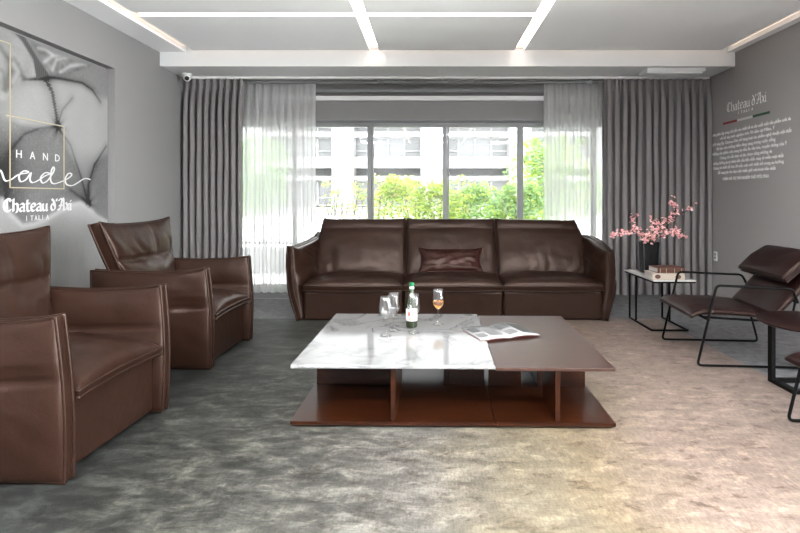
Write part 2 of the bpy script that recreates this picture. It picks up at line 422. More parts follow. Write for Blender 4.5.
# flush air grille on the underside of the soffit
t = thing('air_vent', 'white rectangular air vent under the soffit above the right drape', 'vent', (2.72, 6.0, SZ))
b = B(); box(b, -.32, .32, -.12, -.10, -.035, 0); box(b, -.32, .32, .10, .12, -.035, 0); box(b, -.32, -.30, -.10, .10, -.045, 0); box(b, .30, .32, -.10, .10, -.035, 0)
obj('frame', b, M['white'], t)
obj('cover_plate', box(B(), -.30, .30, -.10, .10, -.052, -.012), M['white'], t)
struct('trim_2', box(B(), XL, -1.5, 6.05, 6.075, 0, .006), M['dark_alu'])
struct('baseboard_right', box(B(), XR - .012, XR, GY2, 6.25, 0, .055), M['wall_r'])
# unseen fill lamps added behind the camera to brighten the room
k = 0
for y in (-1.6, .05):
    for x in (-1.6, .18, 2.05):
        k += 1
        if abs(x) < 2: pass
        t = thing('fill_lamp', 'added square fill lamp behind the camera, unseen', 'lamp', (x, y, ZC), group='added fill lamps behind the camera')
        b = B(); s = .34
        box(b, -s, s, -s, -s + .02, -.03, 0); box(b, -s, s, s - .02, s, -.03, 0); box(b, -s, -s + .02, -s + .02, s - .02, -.03, 0); box(b, s - .02, s, -s + .02, s - .02, -.03, 0)
        obj('frame', b, M['white'], t)
        obj('diffuser', box(B(), -s + .02, s - .02, -s + .02, s - .02, -.022, -.012), M['fill_light'], t)

# ------------------------------------------------------------------ window
b = B(); y0, y1 = YW + .02, YW + .09
box(b, WX0, WX1, y0, y1, WZ - .07, WZ); box(b, WX0, WX1, y0, y1, 0, .07)
box(b, WX0, WX0 + .06, y0, y1, .07, WZ - .07); box(b, WX1 - .06, WX1, y0, y1, .07, WZ - .07)
for x in (-1.69, -.755, .187, 1.115, 2.04): box(b, x - .024, x + .024, y0 - .01, y1, .07, WZ - .07)
for x in (-.755, .187, 1.115): box(b, x + .03, x + .05, y0 + .02, y1, .07, WZ - .07)
w1 = struct('window_1', b, M['alu'])
obj('window_pane', box(B(), WX0 + .06, WX1 - .06, YW + .05, YW + .056, .07, WZ - .07), M['pane'], w1)
struct('trim_3', box(B(), WX0, WX1, YW - .03, YW + .02, WZ - .012, WZ + .012), M['alu'])
# roller blind drawn up above the window
t = thing('roller_blind', 'grey roller blind drawn up under its white cassette above the window', 'blind', (.18, 6.56, 2.34))
obj('cassette', box(B(), -2.3, 2.3, -.035, .05, .005, .062), M['white'], t, bevel=.006)
obj('blind_cloth', box(B(), -2.28, 2.28, .0, .004, -.225, .005), M['header'], t)
obj('bottom_bar', box(B(), -2.28, 2.28, -.006, .010, -.237, -.222), M['alu'], t)
# rails
def rail(label, y, z, h, m, xs, brk):
    t = thing('curtain_rail', label, 'curtain rail', (.18, y, z))
    obj('rail', box(B(), xs[0] - .18, xs[1] - .18, -.012, .012, 0, h), m, t)
    for x in brk:
        obj('bracket', box(B(), x - .18 - .028, x - .18 + .028, -.022, -.0125, -.004, h + .010), M['alu'], t)
rail('cream curtain rail fixed right along the underside of the soffit', 6.30, SZ - .024, .024, M['plastic'], (-2.90, 3.30), ())
rail('grey aluminium sheer rail between the sheers, upper of two', 6.385, 2.520, .03, M['dark_alu'], (-2.17, 2.01), (-.66, .18, 1.90))
rail('grey aluminium rail above the blind cassette, lower of two', 6.50, 2.440, .034, M['alu'], (-2.3, 2.15), (-.05, .62, 1.15, 1.62))

# ------------------------------------------------------------------ curtains
def curtain(name, label, x0, x1, y, z1, lam, amp, m, seed, header=.10, shade=0):
    random.seed(seed)
    nf = max(2, round((x1 - x0) / lam)); per = 14; nx = nf * per; nz = 26
    ph = [random.uniform(-.6, .6) for _ in range(nf + 2)]; am = [random.uniform(.65, 1.25) for _ in range(nf + 2)]
    b = B(); G = []
    for i in range(nx + 1):
        s = i / per; k = int(s); fr = s - k
        p = ph[k] * (1 - fr) + ph[min(k + 1, nf + 1)] * fr; a = am[k] * (1 - fr) + am[min(k + 1, nf + 1)] * fr
        col = []
        for j in range(nz + 1):
            t = (j / nz) ** 1.6                     # 0 at the top
            z = z1 - t * (z1 - .012)
            hz = (z1 - z)
            g = .35 + .65 * min(1, max(0, (hz - .02) / (header * 3.5)))
            th = 2 * math.pi * s + p * min(1, hz / .8)
            pinch = math.exp(-((hz - header) / .035) ** 2)
            yy = amp * a * g * (math.sin(th) + .22 * math.sin(2 * th + seed)) * (1 - .55 * pinch)
            xx = x0 + (x1 - x0) * i / nx - lam * .16 * g * math.sin(2 * th) + .012 * noise.noise(V((s * .7, hz * 1.2, seed)))
            xx = min(max(xx, x0), x1)
            col.append(b.verts.new((xx - (x0 + x1) / 2, yy, z)))
        G.append(col)
    for i in range(nx):
        for j in range(nz): b.faces.new((G[i][j], G[i + 1][j], G[i + 1][j + 1], G[i][j + 1])).smooth = True
    o = obj(name, b, m)
    o.location = ((x0 + x1) / 2, y, 0)
    return tag(o, label, 'curtain')
curtain('drape', 'dark grey pleated drape at the left end of the window', -2.935, -2.21, 6.300, SZ - .026, .078, .058, M['drape'], 3)
curtain('drape', 'dark grey pleated drape at the right end of the window, behind the flowers', 2.05, 3.31, 6.300, SZ - .026, .092, .062, M['drape'], 5)
curtain('sheer_curtain', 'white see-through sheer curtain beside the left drape', -2.26, -1.38, 6.435, SZ - .025, .098, .030, M['sheer'], 8)
curtain('sheer_curtain', 'white see-through sheer curtain beside the right drape', 1.375, 2.17, 6.437, SZ - .025, .092, .030, M['sheer'], 9)

# ------------------------------------------------------------------ rug
b = B(); rbox(b, -2.75, 2.165, -1.0, 5.06, .0003, .006, .002, 2)
tag(obj('rug', b, M['rug']), 'large mottled rug fading from dark grey to beige under the coffee tables', 'rug')

# ------------------------------------------------------------------ armchairs
RT = .006                                           # rug top
def make_armchair():
    t = thing('armchair', '', 'armchair')
    for s in (-1, 1):
        b = B()
        y0 = .362 * s
        mid0 = quadmid((-.80, y0, .004), (-.008, y0 - .004 * s, .004), (-.030, y0 + .016 * s, .660), (-.80, y0 + .02 * s, .655))
        def mid(u, v, s=s, mid0=mid0):
            p = mid0(u, v)
            p.x += .016 * math.sin(math.pi * v) * max(0, 2 * u - 1)
            p.z += -.018 * math.sin(math.pi * u) * max(0, v - .5) * 2 + .006 * max(0, u - .9) / .1 * max(0, v - .85) / .15
            return p
        def outer(u, v, s=s):
            return crease(v, .64, .014, .016) + crease(v, .64, .09, .016) + ridges(v, u, 3 + s, 7, .016, 1.2) * math.exp(-((v - .68) / .16) ** 2) * u ** 2 + wr(5 + s, 3, 4, .013)(u, v) + wr(15 + s, 8, 9, .004)(u, v)
        def inner(u, v, s=s):
            return crease(v, .68, .011, .009) + crease(v, .68, .08, .008) + crease(u, .42, .010, .006) * (v < .68) + wr(8 + s, 2, 3, .010)(u, v) + wr(18 + s, 8, 9, .004)(u, v)
        # mid-surface normal is -y for u forward, v up -> front skin is -y side
        f, k = (outer, inner) if s < 0 else (inner, outer)
        tf, tb = (.092, .070) if s < 0 else (.070, .092)
        pillow(b, mid, 50, 50, tf, tb, .024, .40, f, k, .0075)
        obj('arm', b, M['leather'], t)
    b = B(); rbox(b, -.70, -.045, -.312, .312, .012, .318, .018, 3)
    obj('base', b, M['leather'], t, smooth=False)
    b = B()
    mid0 = quadmid((-.62, -.305, .365), (.000, -.312, .330), (.000, .312, .330), (-.62, .305, .365))
    def mid(u, v):
        p = mid0(u, v); p.z += .006 * (1 - (2 * v - 1) ** 2) * u; p.x += -.012 * (1 - (2 * v - 1) ** 2) * u; return p
    pillow(b, mid, 44, 34, .118, .034, .014, .34, lambda u, v: wr(2, 3, 5, .012)(u, v) + wr(3, 8, 9, .004)(u, v), None, .0075)
    obj('seat_cushion', b, M['leather'], t)
    # backrest: lower lumbar and winged head part are one cushion with a seam
    b = B()
    def mid(u, v):
        w = .318 + .132 * max(0, (v - .42) / .58) ** .8 if v > .42 else .318
        y = (2 * u - 1) * w
        x = -.590 - .190 * v + .030 * abs(2 * u - 1) ** 2 * v
        z = .30 + .652 * v + .018 * abs(2 * u - 1) ** 4 * v - .012 * (1 - (2 * u - 1) ** 2) * v
        return V((x, y, z))
    def fr(u, v):
        return crease(v, .60, .016, .026) + crease(v, .60, .10, .022) + ridges(u, v, 6, 5, .011, 4) * math.exp(-((v - .68) / .14) ** 2) + wr(12, 4, 4, .014)(u, v) + wr(13, 9, 9, .004)(u, v) + crease(u, .66, .008, .004) * (v > .6)
    pillow(b, mid, 50, 50, .105, .080, .034, .36, fr, None, .0075)
    obj('backrest', b, M['leather'], t)
    b = B(); rbox(b, -.80, -.70, -.33, .33, .012, .56, .03, 3)
    obj('back_panel', b, M['leather'], t)
    return t
ac = make_armchair()
ac.location = (-1.432, 2.505, RT + .006); ac.rotation_euler.z = R(-2.4); ac['label'] = 'brown leather armchair nearest the camera, cut off by the left edge'
ac['group'] = 'brown leather armchairs'
a2 = dup(ac, 'brown leather armchair farther back at left, near the drape'); a2.location = (-1.445, 3.93, RT + .006); a2.rotation_euler.z = R(-1.5)

# ------------------------------------------------------------------ sofa
SX = .2155
t = thing('sofa', 'long brown leather three seat sofa in front of the window', 'sofa', (SX, 4.955, RT + .004))
W = .933
for i, c in enumerate((-W, 0, W)):
    b = B(); rbox(b, c - W / 2 + .004, c + W / 2 - .004, .015, .72, .0, .272, .022, 3); obj('base', b, M['leather'], t)
    b = B()
    x0, x1 = c - W / 2 + .002, c + W / 2 - .002
    mid0 = quadmid((x0, -.012, .302), (x1, -.012, .302), (x1 - .005, .50, .312), (x0 + .005, .50, .312))
    def mid(u, v, i=i):
        p = mid0(u, v); k = 1 - (2 * u - 1) ** 2; p.y -= .012 * k * (1 - v); p.z -= .006 * k * (1 - v); return p
    pillow(b, mid, 54, 38, .116, .034, .022, .36, lambda u, v, i=i: wr(20 + i, 5, 3, .010)(u, v) + wr(24 + i, 12, 6, .004)(u, v), None, .0075)
    obj('seat_cushion', b, M['leather'], t)
    b = B()
    def mid(u, v, i=i, c=c):
        hw = W / 2 - .006
        x = c + (2 * u - 1) * hw
        if i == 0: x += .055 * (1 - u) * v ** 2
        if i == 2: x -= .085 * u * v ** 2.2 - .02 * u * math.sin(math.pi * v)
        return V((x, .475 + .235 * v, .335 + .565 * v - .018 * v * (i == 2) * u + .012 * v * abs(2 * u - 1) ** 8))
    def fr(u, v, i=i):
        s = crease(v, .815, .008, .012) + crease(v, .815, .06, .016) + wr(30 + i, 4, 3, .014)(u, v) + wr(36 + i, 10, 8, .003)(u, v)
        s += ridges(u, v, 40 + i, 7, .016 if i == 2 else .010, 2.0 * (u - .5)) * max(0, 1 - v / .55) * (.4 + .6 * math.sin(math.pi * u))
        return s
    pillow(b, mid, 60, 50, .118, .05, .030, .25, fr, None, .0065)
    obj('backrest', b, M['leather'], t)
for s in (-1, 1):
    b = B()
    o = 1.5 * W
    if s < 0: mid0 = quadmid((s * (o + .030), -.002, .008), (s * (o + .030), .78, .03), (s * (o - .005), .76, .748), (s * (o + .128), .025, .668))
    else: mid0 = quadmid((s * (o + .016), -.002, .008), (s * (o + .020), .78, .03), (s * (o - .02), .70, .745), (s * (o + .066), .025, .645))
    def mid(u, v, s=s, mid0=mid0):
        p = mid0(u, v); p.x += s * .040 * math.sin(math.pi * v) * (1 - .5 * u)
        if s > 0: p.z += .035 * math.sin(math.pi * u) * v ** 2; p.x += .015 * math.sin(math.pi * u) * v
        if s < 0: p.z += v ** 6 * (.03 * max(0, (u - .85) / .15) + .02 * max(0, (.15 - u) / .15) - .012 * math.sin(math.pi * u))
        return p
    def outer(u, v, s=s): return crease(v, .60, .02, .020) + crease(v, .60, .1, .012) + ridges(v, u, 51 + s, 7, .018, -2) * (1 - u) ** 2 + wr(50 + s, 3, 4, .016)(u, v)
    def inner(u, v, s=s): return crease(v, .66 + .1 * u, .014, .012) + ridges(v, u, 55 + s, 8, .020, 4) * math.exp(-((v - .72) / .2) ** 2) + wr(56 + s, 4, 4, .018)(u, v)
    f, k = (inner, outer)
    # u runs back, v up: normal = +x; front skin is +x
    if s < 0: pillow(b, mid, 46, 48, .125, .085, .022, .42, inner, outer, .0065)
    else: pillow(b, mid, 46, 48, .085, .120, .022, .42, outer, inner, .0065)
    obj('arm', b, M['leather'], t)
b = B(); rbox(b, -1.5 * W, 1.5 * W, .70, .79, .02, .70, .03, 3)
obj('back_panel', b, M['leather'], t)

# lumbar pillow with gathered corners
b = B()
def mid(u, v):
    x = (2 * u - 1); z = (2 * v - 1)
    k = abs(x) ** 6 * abs(z) ** 2
    return V((.300 * x * (1 - .05 * (1 - z * z)) + .02 * x * k, .075 * z,   .105 * z * (1 - .10 * (1 - abs(x) ** 2)) * (1 + .10 * k)))
pillow(b, mid, 46, 26, .066, .055, .006, .42, lambda u, v: wr(61, 6, 6, .016)(u, v) + ridges(u, v, 62, 8, .012, 3) * (v < .6) + ridges(v, u, 63, 7, .018, 0) * (abs(2 * u - 1) ** 3), None, .008)
o = obj('throw_pillow', b, M['pillow_leather']); o.location = (.205, 5.315, .526)
tag(o, 'small oblong reddish brown leather pillow lying on the middle sofa seat', 'pillow')

# ------------------------------------------------------------------ coffee tables
TR = R(-.9)
def place(lx, ly):                                   # table frame -> world
    c, s = math.cos(TR), math.sin(TR)
    return (-.695 + c * lx - s * ly, 2.650 + s * lx + c * ly)
def plank(x0, x1, y0, y1, z0, z1): return box(B(), x0, x1, y0, y1, z0, z1)
def shelf(w, d):
    b = B(); u = .022
    lo = [(u, u), (w - u * 0, u), (w - u * 0, d - u), (u, d - u)]
    v0 = [b.verts.new((x, y, .002)) for x, y in lo]; hi = [(0, 0), (w, 0), (w, d), (0, d)]
    v1 = [b.verts.new((x, y, .018)) for x, y in hi]; v2 = [b.verts.new((x, y, .034)) for x, y in hi]
    b.faces.new(v0); b.faces.new(v2)
    for a, c in ((v0, v1), (v1, v2)):
        for i in range(4): b.faces.new((a[i], a[(i + 1) % 4], c[(i + 1) % 4], c[i]))
    return b
TH = .320 - RT
px, py = place(0, 0)
t = thing('coffee_table', 'low square coffee table with a glossy white marble top and reddish wood base', 'coffee table', (px, py, RT), TR)
w, d = 1.018, 1.180
obj('tabletop', plank(0, w, 0, d, TH - .018, TH), M['marble'], t, bevel=.004)
obj('lower_shelf', shelf(w - .002, d), M['wood'], t)
obj('upright_panel', plank(.498, .522, .02, .54, .034, TH - .018), M['wood'], t, bevel=.002)
obj('upright_panel', plank(.012, .498, .525, .549, .034, TH - .018), M['wood'], t, bevel=.002)
obj('upright_panel', plank(.795, w - .01, .515, .539, .034, TH - .018), M['wood'], t, bevel=.002)
obj('upright_panel', plank(.770, .795, .515, 1.10, .034, TH - .018), M['wood'], t, bevel=.002)
px, py = place(1.020, 0)
t = thing('coffee_table', 'narrower low coffee table with a dark wooden top, pushed against the marble one', 'coffee table', (px, py, RT), TR)
w, d = .590, 1.165
obj('tabletop', plank(.001, w, 0, d, TH - .026, TH - .008), M['wood_top'], t, bevel=.003)
o = obj('lower_shelf', shelf(w, d), M['wood'], t); o.scale.x = -1; o.location.x = w
obj('upright_panel', plank(.298, .322, .02, .34, .034, TH - .026), M['wood'], t, bevel=.002)
obj('upright_panel', plank(.322, w - .012, .505, .529, .034, TH - .026), M['wood'], t, bevel=.002)
obj('upright_panel', plank(.012, .205, .505, .529, .034, TH - .026), M['wood'], t, bevel=.002)
obj('upright_panel', plank(.298, .322, .505, 1.08, .034, TH - .026), M['wood'], t, bevel=.002)

# glasses, bottle
ZT = .3205
def glass_mesh():
    b = B()
    outer = [(.0005, 0), (.034, 0), (.035, .002), (.020, .006), (.006, .012), (.0042, .03), (.0040, .085), (.006, .098), (.018, .110), (.033, .130), (.0390, .152), (.0385, .180), (.0350, .212), (.0315, .236)]
    inner = [(.0305, .2365), (.0342, .212), (.0376, .180), (.0380, .152), (.0320, .131), (.0170, .1125), (.0060, .1035), (.0004, .102)]
    lathe(b, outer + inner, 32); return b
def wineglass(label, x, y, g='stemmed wine glasses on the marble table'):
    t = thing('wine_glass', label, 'wine glass', (x, y, ZT), 0, g)
    o = obj('bowl_and_stem', glass_mesh(), M['glass'], t)
    return t
g1 = wineglass('empty stemmed wine glass, leftmost and nearest the front on the marble', -.266, 3.206)
def glass_copy(label, x, y):
    r = dup(g1, label); r.location = (x, y, ZT); return r
glass_copy('empty stemmed wine glass just behind and right of the leftmost glass', -.226, 3.33)
glass_copy('empty stemmed wine glass standing in front of the bottle', -.101, 3.285)
g4 = glass_copy('stemmed wine glass holding amber wine, right of the bottle', .054, 3.49)
b = B(); lathe(b, [(.0003, .1024), (.0058, .1038), (.0166, .1128), (.0312, .1313), (.0372, .150), (.0374, .1555), (.0003, .1555)], 32)
obj('wine', b, M['wine'], g4)
t = thing('wine_bottle', 'green wine bottle with a pale label and green foil neck', 'bottle', (-.118, 3.425, ZT))
b = B(); lathe(b, [(.0005, .004), (.025, 0), (.0345, .002), (.0365, .008), (.0365, .165), (.0345, .182), (.026, .205), (.0175, .222), (.0145, .235), (.0140, .246)], 32)
obj('bottle_body', b, M['bottle'], t)
b = B(); lathe(b, [(.0148, .240), (.0150, .262), (.0148, .2745), (.0160, .276), (.0160, .284), (.0145, .287), (.0005, .287)], 24); obj('foil', b, M['foil'], t)
b = B(); lathe(b, [(.0153, .247), (.0155, .262)], 24); obj('neck_band', b, M['label'], t)
def arc_label(r, a0, a1, z0, z1):
    b = B(); n = 16; cols = []
    for i in range(n + 1):
        a = a0 + (a1 - a0) * i / n
        cols.append([b.verts.new((q * math.cos(a), q * math.sin(a), z)) for q, z in ((r, z0), (r, z1), (r - .0006, z1), (r - .0006, z0))])
    for p, q in zip(cols, cols[1:]):
        for k in range(4): b.faces.new((p[k], p[(k + 1) % 4], q[(k + 1) % 4], q[k])).smooth = k == 0
    b.faces.new(cols[0]); b.faces.new(cols[-1]); return b
lb = obj('label', arc_label(.0372, R(-165), R(-15), .045, .122), M['label'], t)
obj('label_print', arc_label(.0376, R(-128), R(-100), .078, .104), M['label_print'], lb)
obj('label_print', arc_label(.0376, R(-118), R(-60), .052, .058), M['label_print'], lb)

# open magazine
t = thing('magazine', 'open magazine with grey pictures lying across both coffee tables', 'magazine', (.475, 3.155, ZT), R(19))
def page(side, h0, pw, ln, layers=.004):
    b = B(); n = 14; top, bot = [], []
    for i in range(n + 1):
        u = i / n; x = side * u * pw
        z = layers + h0 * math.sin(math.pi * min(1, u * 1.0)) ** .8 * (1 - .5 * u)
        top.append([b.verts.new((x, y, z)) for y in (0, ln)]); bot.append([b.verts.new((x, y, 0.0 if u < .02 else max(0, z - layers) * .5)) for y in (0, ln)])
    for i in range(n):
        b.faces.new((top[i][0], top[i + 1][0], top[i + 1][1], top[i][1])).smooth = True
        b.faces.new((bot[i][0], bot[i + 1][0], bot[i + 1][1], bot[i][1]))
        for k in (0, 1): b.faces.new((top[i][k], top[i + 1][k], bot[i + 1][k], bot[i][k]))
    b.faces.new((top[n][0], top[n][1], bot[n][1], bot[n][0])); return b
def printed(side, h0, pw, u0, u1, y0, y1, layers=.004):
    b = B(); n = 8; rows = []
    for i in range(n + 1):
        u = u0 + (u1 - u0) * i / n
        z = layers + h0 * math.sin(math.pi * min(1, u)) ** .8 * (1 - .5 * u) + .0006
        rows.append([b.verts.new((side * u * pw, y, z)) for y in (y0, y1)])
    for i in range(n): b.faces.new((rows[i][0], rows[i + 1][0], rows[i + 1][1], rows[i][1])).smooth = True
    return b
pl = obj('page', page(-1, .012, .19, .29), M['paper'], t); pr = obj('page', page(1, .022, .20, .29), M['paper'], t)
for s, h, pw, pg, q in ((-1, .012, .19, pl, (.10, .52, .05, .24, 'ink_mid')), (-1, .012, .19, pl, (.62, .92, .16, .26, 'ink_grey')), (-1, .012, .19, pl, (.62, .92, .04, .12, 'ink_mid')),
                     (1, .022, .20, pr, (.06, .42, .16, .27, 'ink_grey')), (1, .022, .20, pr, (.5, .97, .02, .27, 'ink_grey')), (1, .022, .20, pr, (.08, .40, .04, .12, 'ink_mid'))):
    obj('printed_picture', printed(s, h, pw, *q[:4]), M[q[4]], pg)
cv = B(); poly(cv, [(-.196, -.004), (.204, -.004), (.204, .294), (-.196, .294)], -.0004, .0006)
obj('cover', cv, M['ink_red'], t)

# ------------------------------------------------------------------ lamp side: side table, books, flowers
t = thing('side_table', 'narrow side table with a pale top on a thin black frame, holding the vase', 'side table', (2.06, 4.84, 0))
ZS = .455
b = B(); box(b, -.172, .19, -.34, .34, ZS - .012, ZS); obj('tabletop', b, M['white_top'], t, bevel=.002)
b = B(); box(b, -.168, .186, -.335, .335, ZS - .026, ZS - .0125); obj('top_frame', b, M['frame_black'], t)
z0 = RT + .008
for x, y in ((-.155, .245), (-.155, .09), (.155, .245), (.155, .09)):
    b = B(); box(b, x - .007, x + .007, y - .007, y + .007, z0 - .007, ZS - .026); obj('leg', b, M['frame_black'], t)
b = B()
for x in (-.155, .155): box(b, x - .007, x + .007, -.26, .238, z0 - .007, z0 + .007)
box(b, -.148, .148, -.267, -.253, z0 - .007, z0 + .007)
obj('floor_runner', b, M['frame_black'], t)

def book(name, label, loc, rz, w, d, h, cov, deco):
    t = thing(name, label, 'book', loc, rz, 'hardback books under the flowers')
    b = B(); box(b, -w / 2, w / 2, -d / 2, d / 2, 0, .004); box(b, -w / 2, w / 2, -d / 2, d / 2, h - .004, h); rbox(b, -w / 2, w / 2, -d / 2 - .008, -d / 2 + .006, 0, h, .004, 2)
    obj('cover', b, cov, t)
    obj('pages', box(B(), -w / 2 + .006, w / 2 - .006, -d / 2 + .006, d / 2 - .006, .004, h - .004), M['pages'], t)
    y = -d / 2 - .0085
    for x0, x1, m in deco:
        b = B()
        if m == 'oval':
            n = 20; c = [(x0 * w + .024 * math.cos(2 * math.pi * k / n), h / 2 + h * .34 * math.sin(2 * math.pi * k / n)) for k in range(n)]
            a = [b.verts.new((x, y, z)) for x, z in c]; e = [b.verts.new((x, y + .002, z)) for x, z in c]; b.faces.new(a); b.faces.new(e)
            for k in range(n): b.faces.new((a[k], a[(k + 1) % n], e[(k + 1) % n], e[k]))
            obj('spine_emblem', b, M['book_brown'], t)
        else:
            box(b, x0 * w, x1 * w, y, y + .002, .003, h - .003); obj('spine_band', b, M[m], t)
book('book', 'thick cream book with oval brown emblems, under the brown book', (2.025, 4.62, ZS + .001), R(-3), .27, .20, .054, M['book_cream'],
     ((-.33, 0, 'oval'), (-.17, -.155, 'gold'), (.165, .18, 'gold'), (.30, 0, 'oval'), (.44, .455, 'gold')))
book('book', 'brown leather bound book lying on top of the cream book', (2.050, 4.63, ZS + .0565), R(2), .235, .185, .044, M['book_brown'],
     ((-.42, -.405, 'gold'), (-.2, -.185, 'gold'), (.1, .115, 'gold'), (.36, .375, 'gold')))

VX, VY = 2.035, 4.96
t = thing('vase', 'black ribbed square vase on the side table', 'vase', (VX, VY, ZS + .0005))
b = B(); prof = [(.001, 0), (.062, 0), (.066, .006)]
for i in range(1, 27): prof.append((.067 + .010 * i / 26 + (.0016 if i % 2 else -.0012), .006 + .272 * i / 26))
prof += [(.079, .288), (.072, .288), (.070, .20), (.066, .05), (.001, .045)]
lathe(b, prof, 40, sq=6); obj('vase_body', b, M['vase'], t)
b = B()
for sx_ in (-1, 1):
    for sy_ in (-1, 1): tube(b, [(sx_ * .066, sy_ * .066, .004), (sx_ * .077, sy_ * .077, .288)], .0045, 6)
obj('corner_edge', b, M['vase_edge'], t)  # lighter corner colour paints in the highlight along the vase edges

def blossom_mesh(seed):
    random.seed(seed); b = B()
    for layer, (rr, tilt, n) in enumerate(((.024, .45, 5), (.016, .95, 5))):
        for k in range(n):
            a = 2 * math.pi * (k + .5 * layer) / n + random.uniform(-.15, .15); tl = tilt + random.uniform(-.15, .2)
            ca, sa = math.cos(a), math.sin(a)
            def P(r, w): # along the petal, sideways
                h = r * math.sin(tl); q = r * math.cos(tl)
                return b.verts.new((q * ca - w * sa, q * sa + w * ca, h))
            v = [P(.002, 0), P(rr * .5, -rr * .42), P(rr * .9, -rr * .30), P(rr, 0), P(rr * .9, rr * .30), P(rr * .5, rr * .42)]
            f = b.faces.new(v); f.material_index = layer
    lathe2 = B(); lathe(lathe2, [(.0005, .001), (.004, .004), (.003, .010), (.0005, .012)], 6)
    for f in lathe2.faces: f.material_index = 2
    join(b, lathe2)
    return b
BL = []
for s in range(3):
    me = bpy.data.meshes.new('blossom'); b = blossom_mesh(s); b.to_mesh(me); b.free()
    for m in ((M['petal_pale'], M['petal'], M['stamen']) if s != 1 else (M['petal'], M['petal'], M['stamen'])): me.materials.append(m)
    BL.append(me)
def branch(label, pts, seed, nb, spread=.03):
    random.seed(seed)
    t = thing('blossom_branch', label, 'branch', (VX, VY, ZS + .26), 0, 'pink blossom branches in the black vase')
    path = catmull(pts, 7); n = len(path)
    b = B(); tube(b, path, [.0045 * (1 - .7 * i / n) + .0008 for i in range(n)], 6)
    spots = []
    for i in range(int(n * .30), n):
        if random.random() < .75:                    # side twig
            d = V((random.uniform(-1, 1), random.uniform(-.7, .7), random.uniform(-.2, 1))).normalized() * random.uniform(.02, .075)
            q = path[i] + d; tube(b, [path[i], path[i] + d * .5 + V((0, 0, .006)), q], [.0018, .0014, .0008], 5); spots += [q, path[i] + d * .5]
        spots.append(path[i])
    obj('stem', b, M['bark'], t)
    b = B()
    for q in random.sample(spots, min(len(spots), nb // 2)):
        p = q + V((random.uniform(-.02, .02), random.uniform(-.02, .02), random.uniform(-.015, .03)))
        tube(b, [p, p + V((random.uniform(-.006, .006), 0, .008)), p + V((random.uniform(-.008, .008), 0, .016))], [.001, .0038, .0006], 5)
    obj('bud', b, M['bud'], t)['kind'] = 'stuff'
    for k in range(nb):
        q = random.choice(spots); p = q + V((random.uniform(-1, 1), random.uniform(-1, .6), random.uniform(-.8, 1))) * spread * random.random()
        o = bpy.data.objects.new('blossom', random.choice(BL)); C.objects.link(o); o.parent = t
        o.location = p; o.rotation_euler = (random.uniform(-.2, 1.6), random.uniform(-.7, .7), random.uniform(0, 6)); s = random.uniform(.45, .85); o.scale = (s, s, s)
Z0 = (0, 0, -.20)
branch('low pink blossom branch reaching far out to the left of the vase', [(-.01, 0, -.2), (-.04, -.01, .03), (-.14, -.04, .115), (-.23, -.06, .115), (-.32, -.05, .085), (-.37, -.05, .09)], 11, 64)
branch('short upright pink blossom branch left of the middle of the vase', [(-.02, .01, -.2), (-.04, .02, .03), (-.09, .02, .12), (-.14, .01, .20), (-.15, 0, .26)], 12, 34)
branch('pink blossom branch rising from the centre of the vase', [(0, -.02, -.2), (0, -.03, .03), (.015, -.05, .10), (.02, -.04, .17), (.04, -.03, .22)], 13, 60, .06)
branch('tallest pink blossom branch leaning up to the right', [(.01, .01, -.2), (.03, .0, .03), (.10, -.02, .15), (.18, -.02, .24), (.235, -.03, .33), (.21, -.03, .40)], 14, 62)
branch('thin pink blossom branch forking out to the upper right', [(.02, 0, -.2), (.05, .01, .03), (.15, .0, .15), (.25, .01, .25), (.33, .0, .30), (.40, 0, .345)], 15, 26)
branch('low pink blossom branch spreading to the right of the vase', [(.02, -.02, -.2), (.05, -.03, .03), (.12, -.06, .09), (.19, -.08, .115), (.25, -.08, .10), (.265, -.08, .05)], 16, 66, .045)
branch('low pink blossom branch drooping over the front of the vase', [(0, -.03, -.2), (-.01, -.055, .03), (-.04, -.09, .075), (-.07, -.12, .06), (-.09, -.13, .04)], 17, 44, .045)

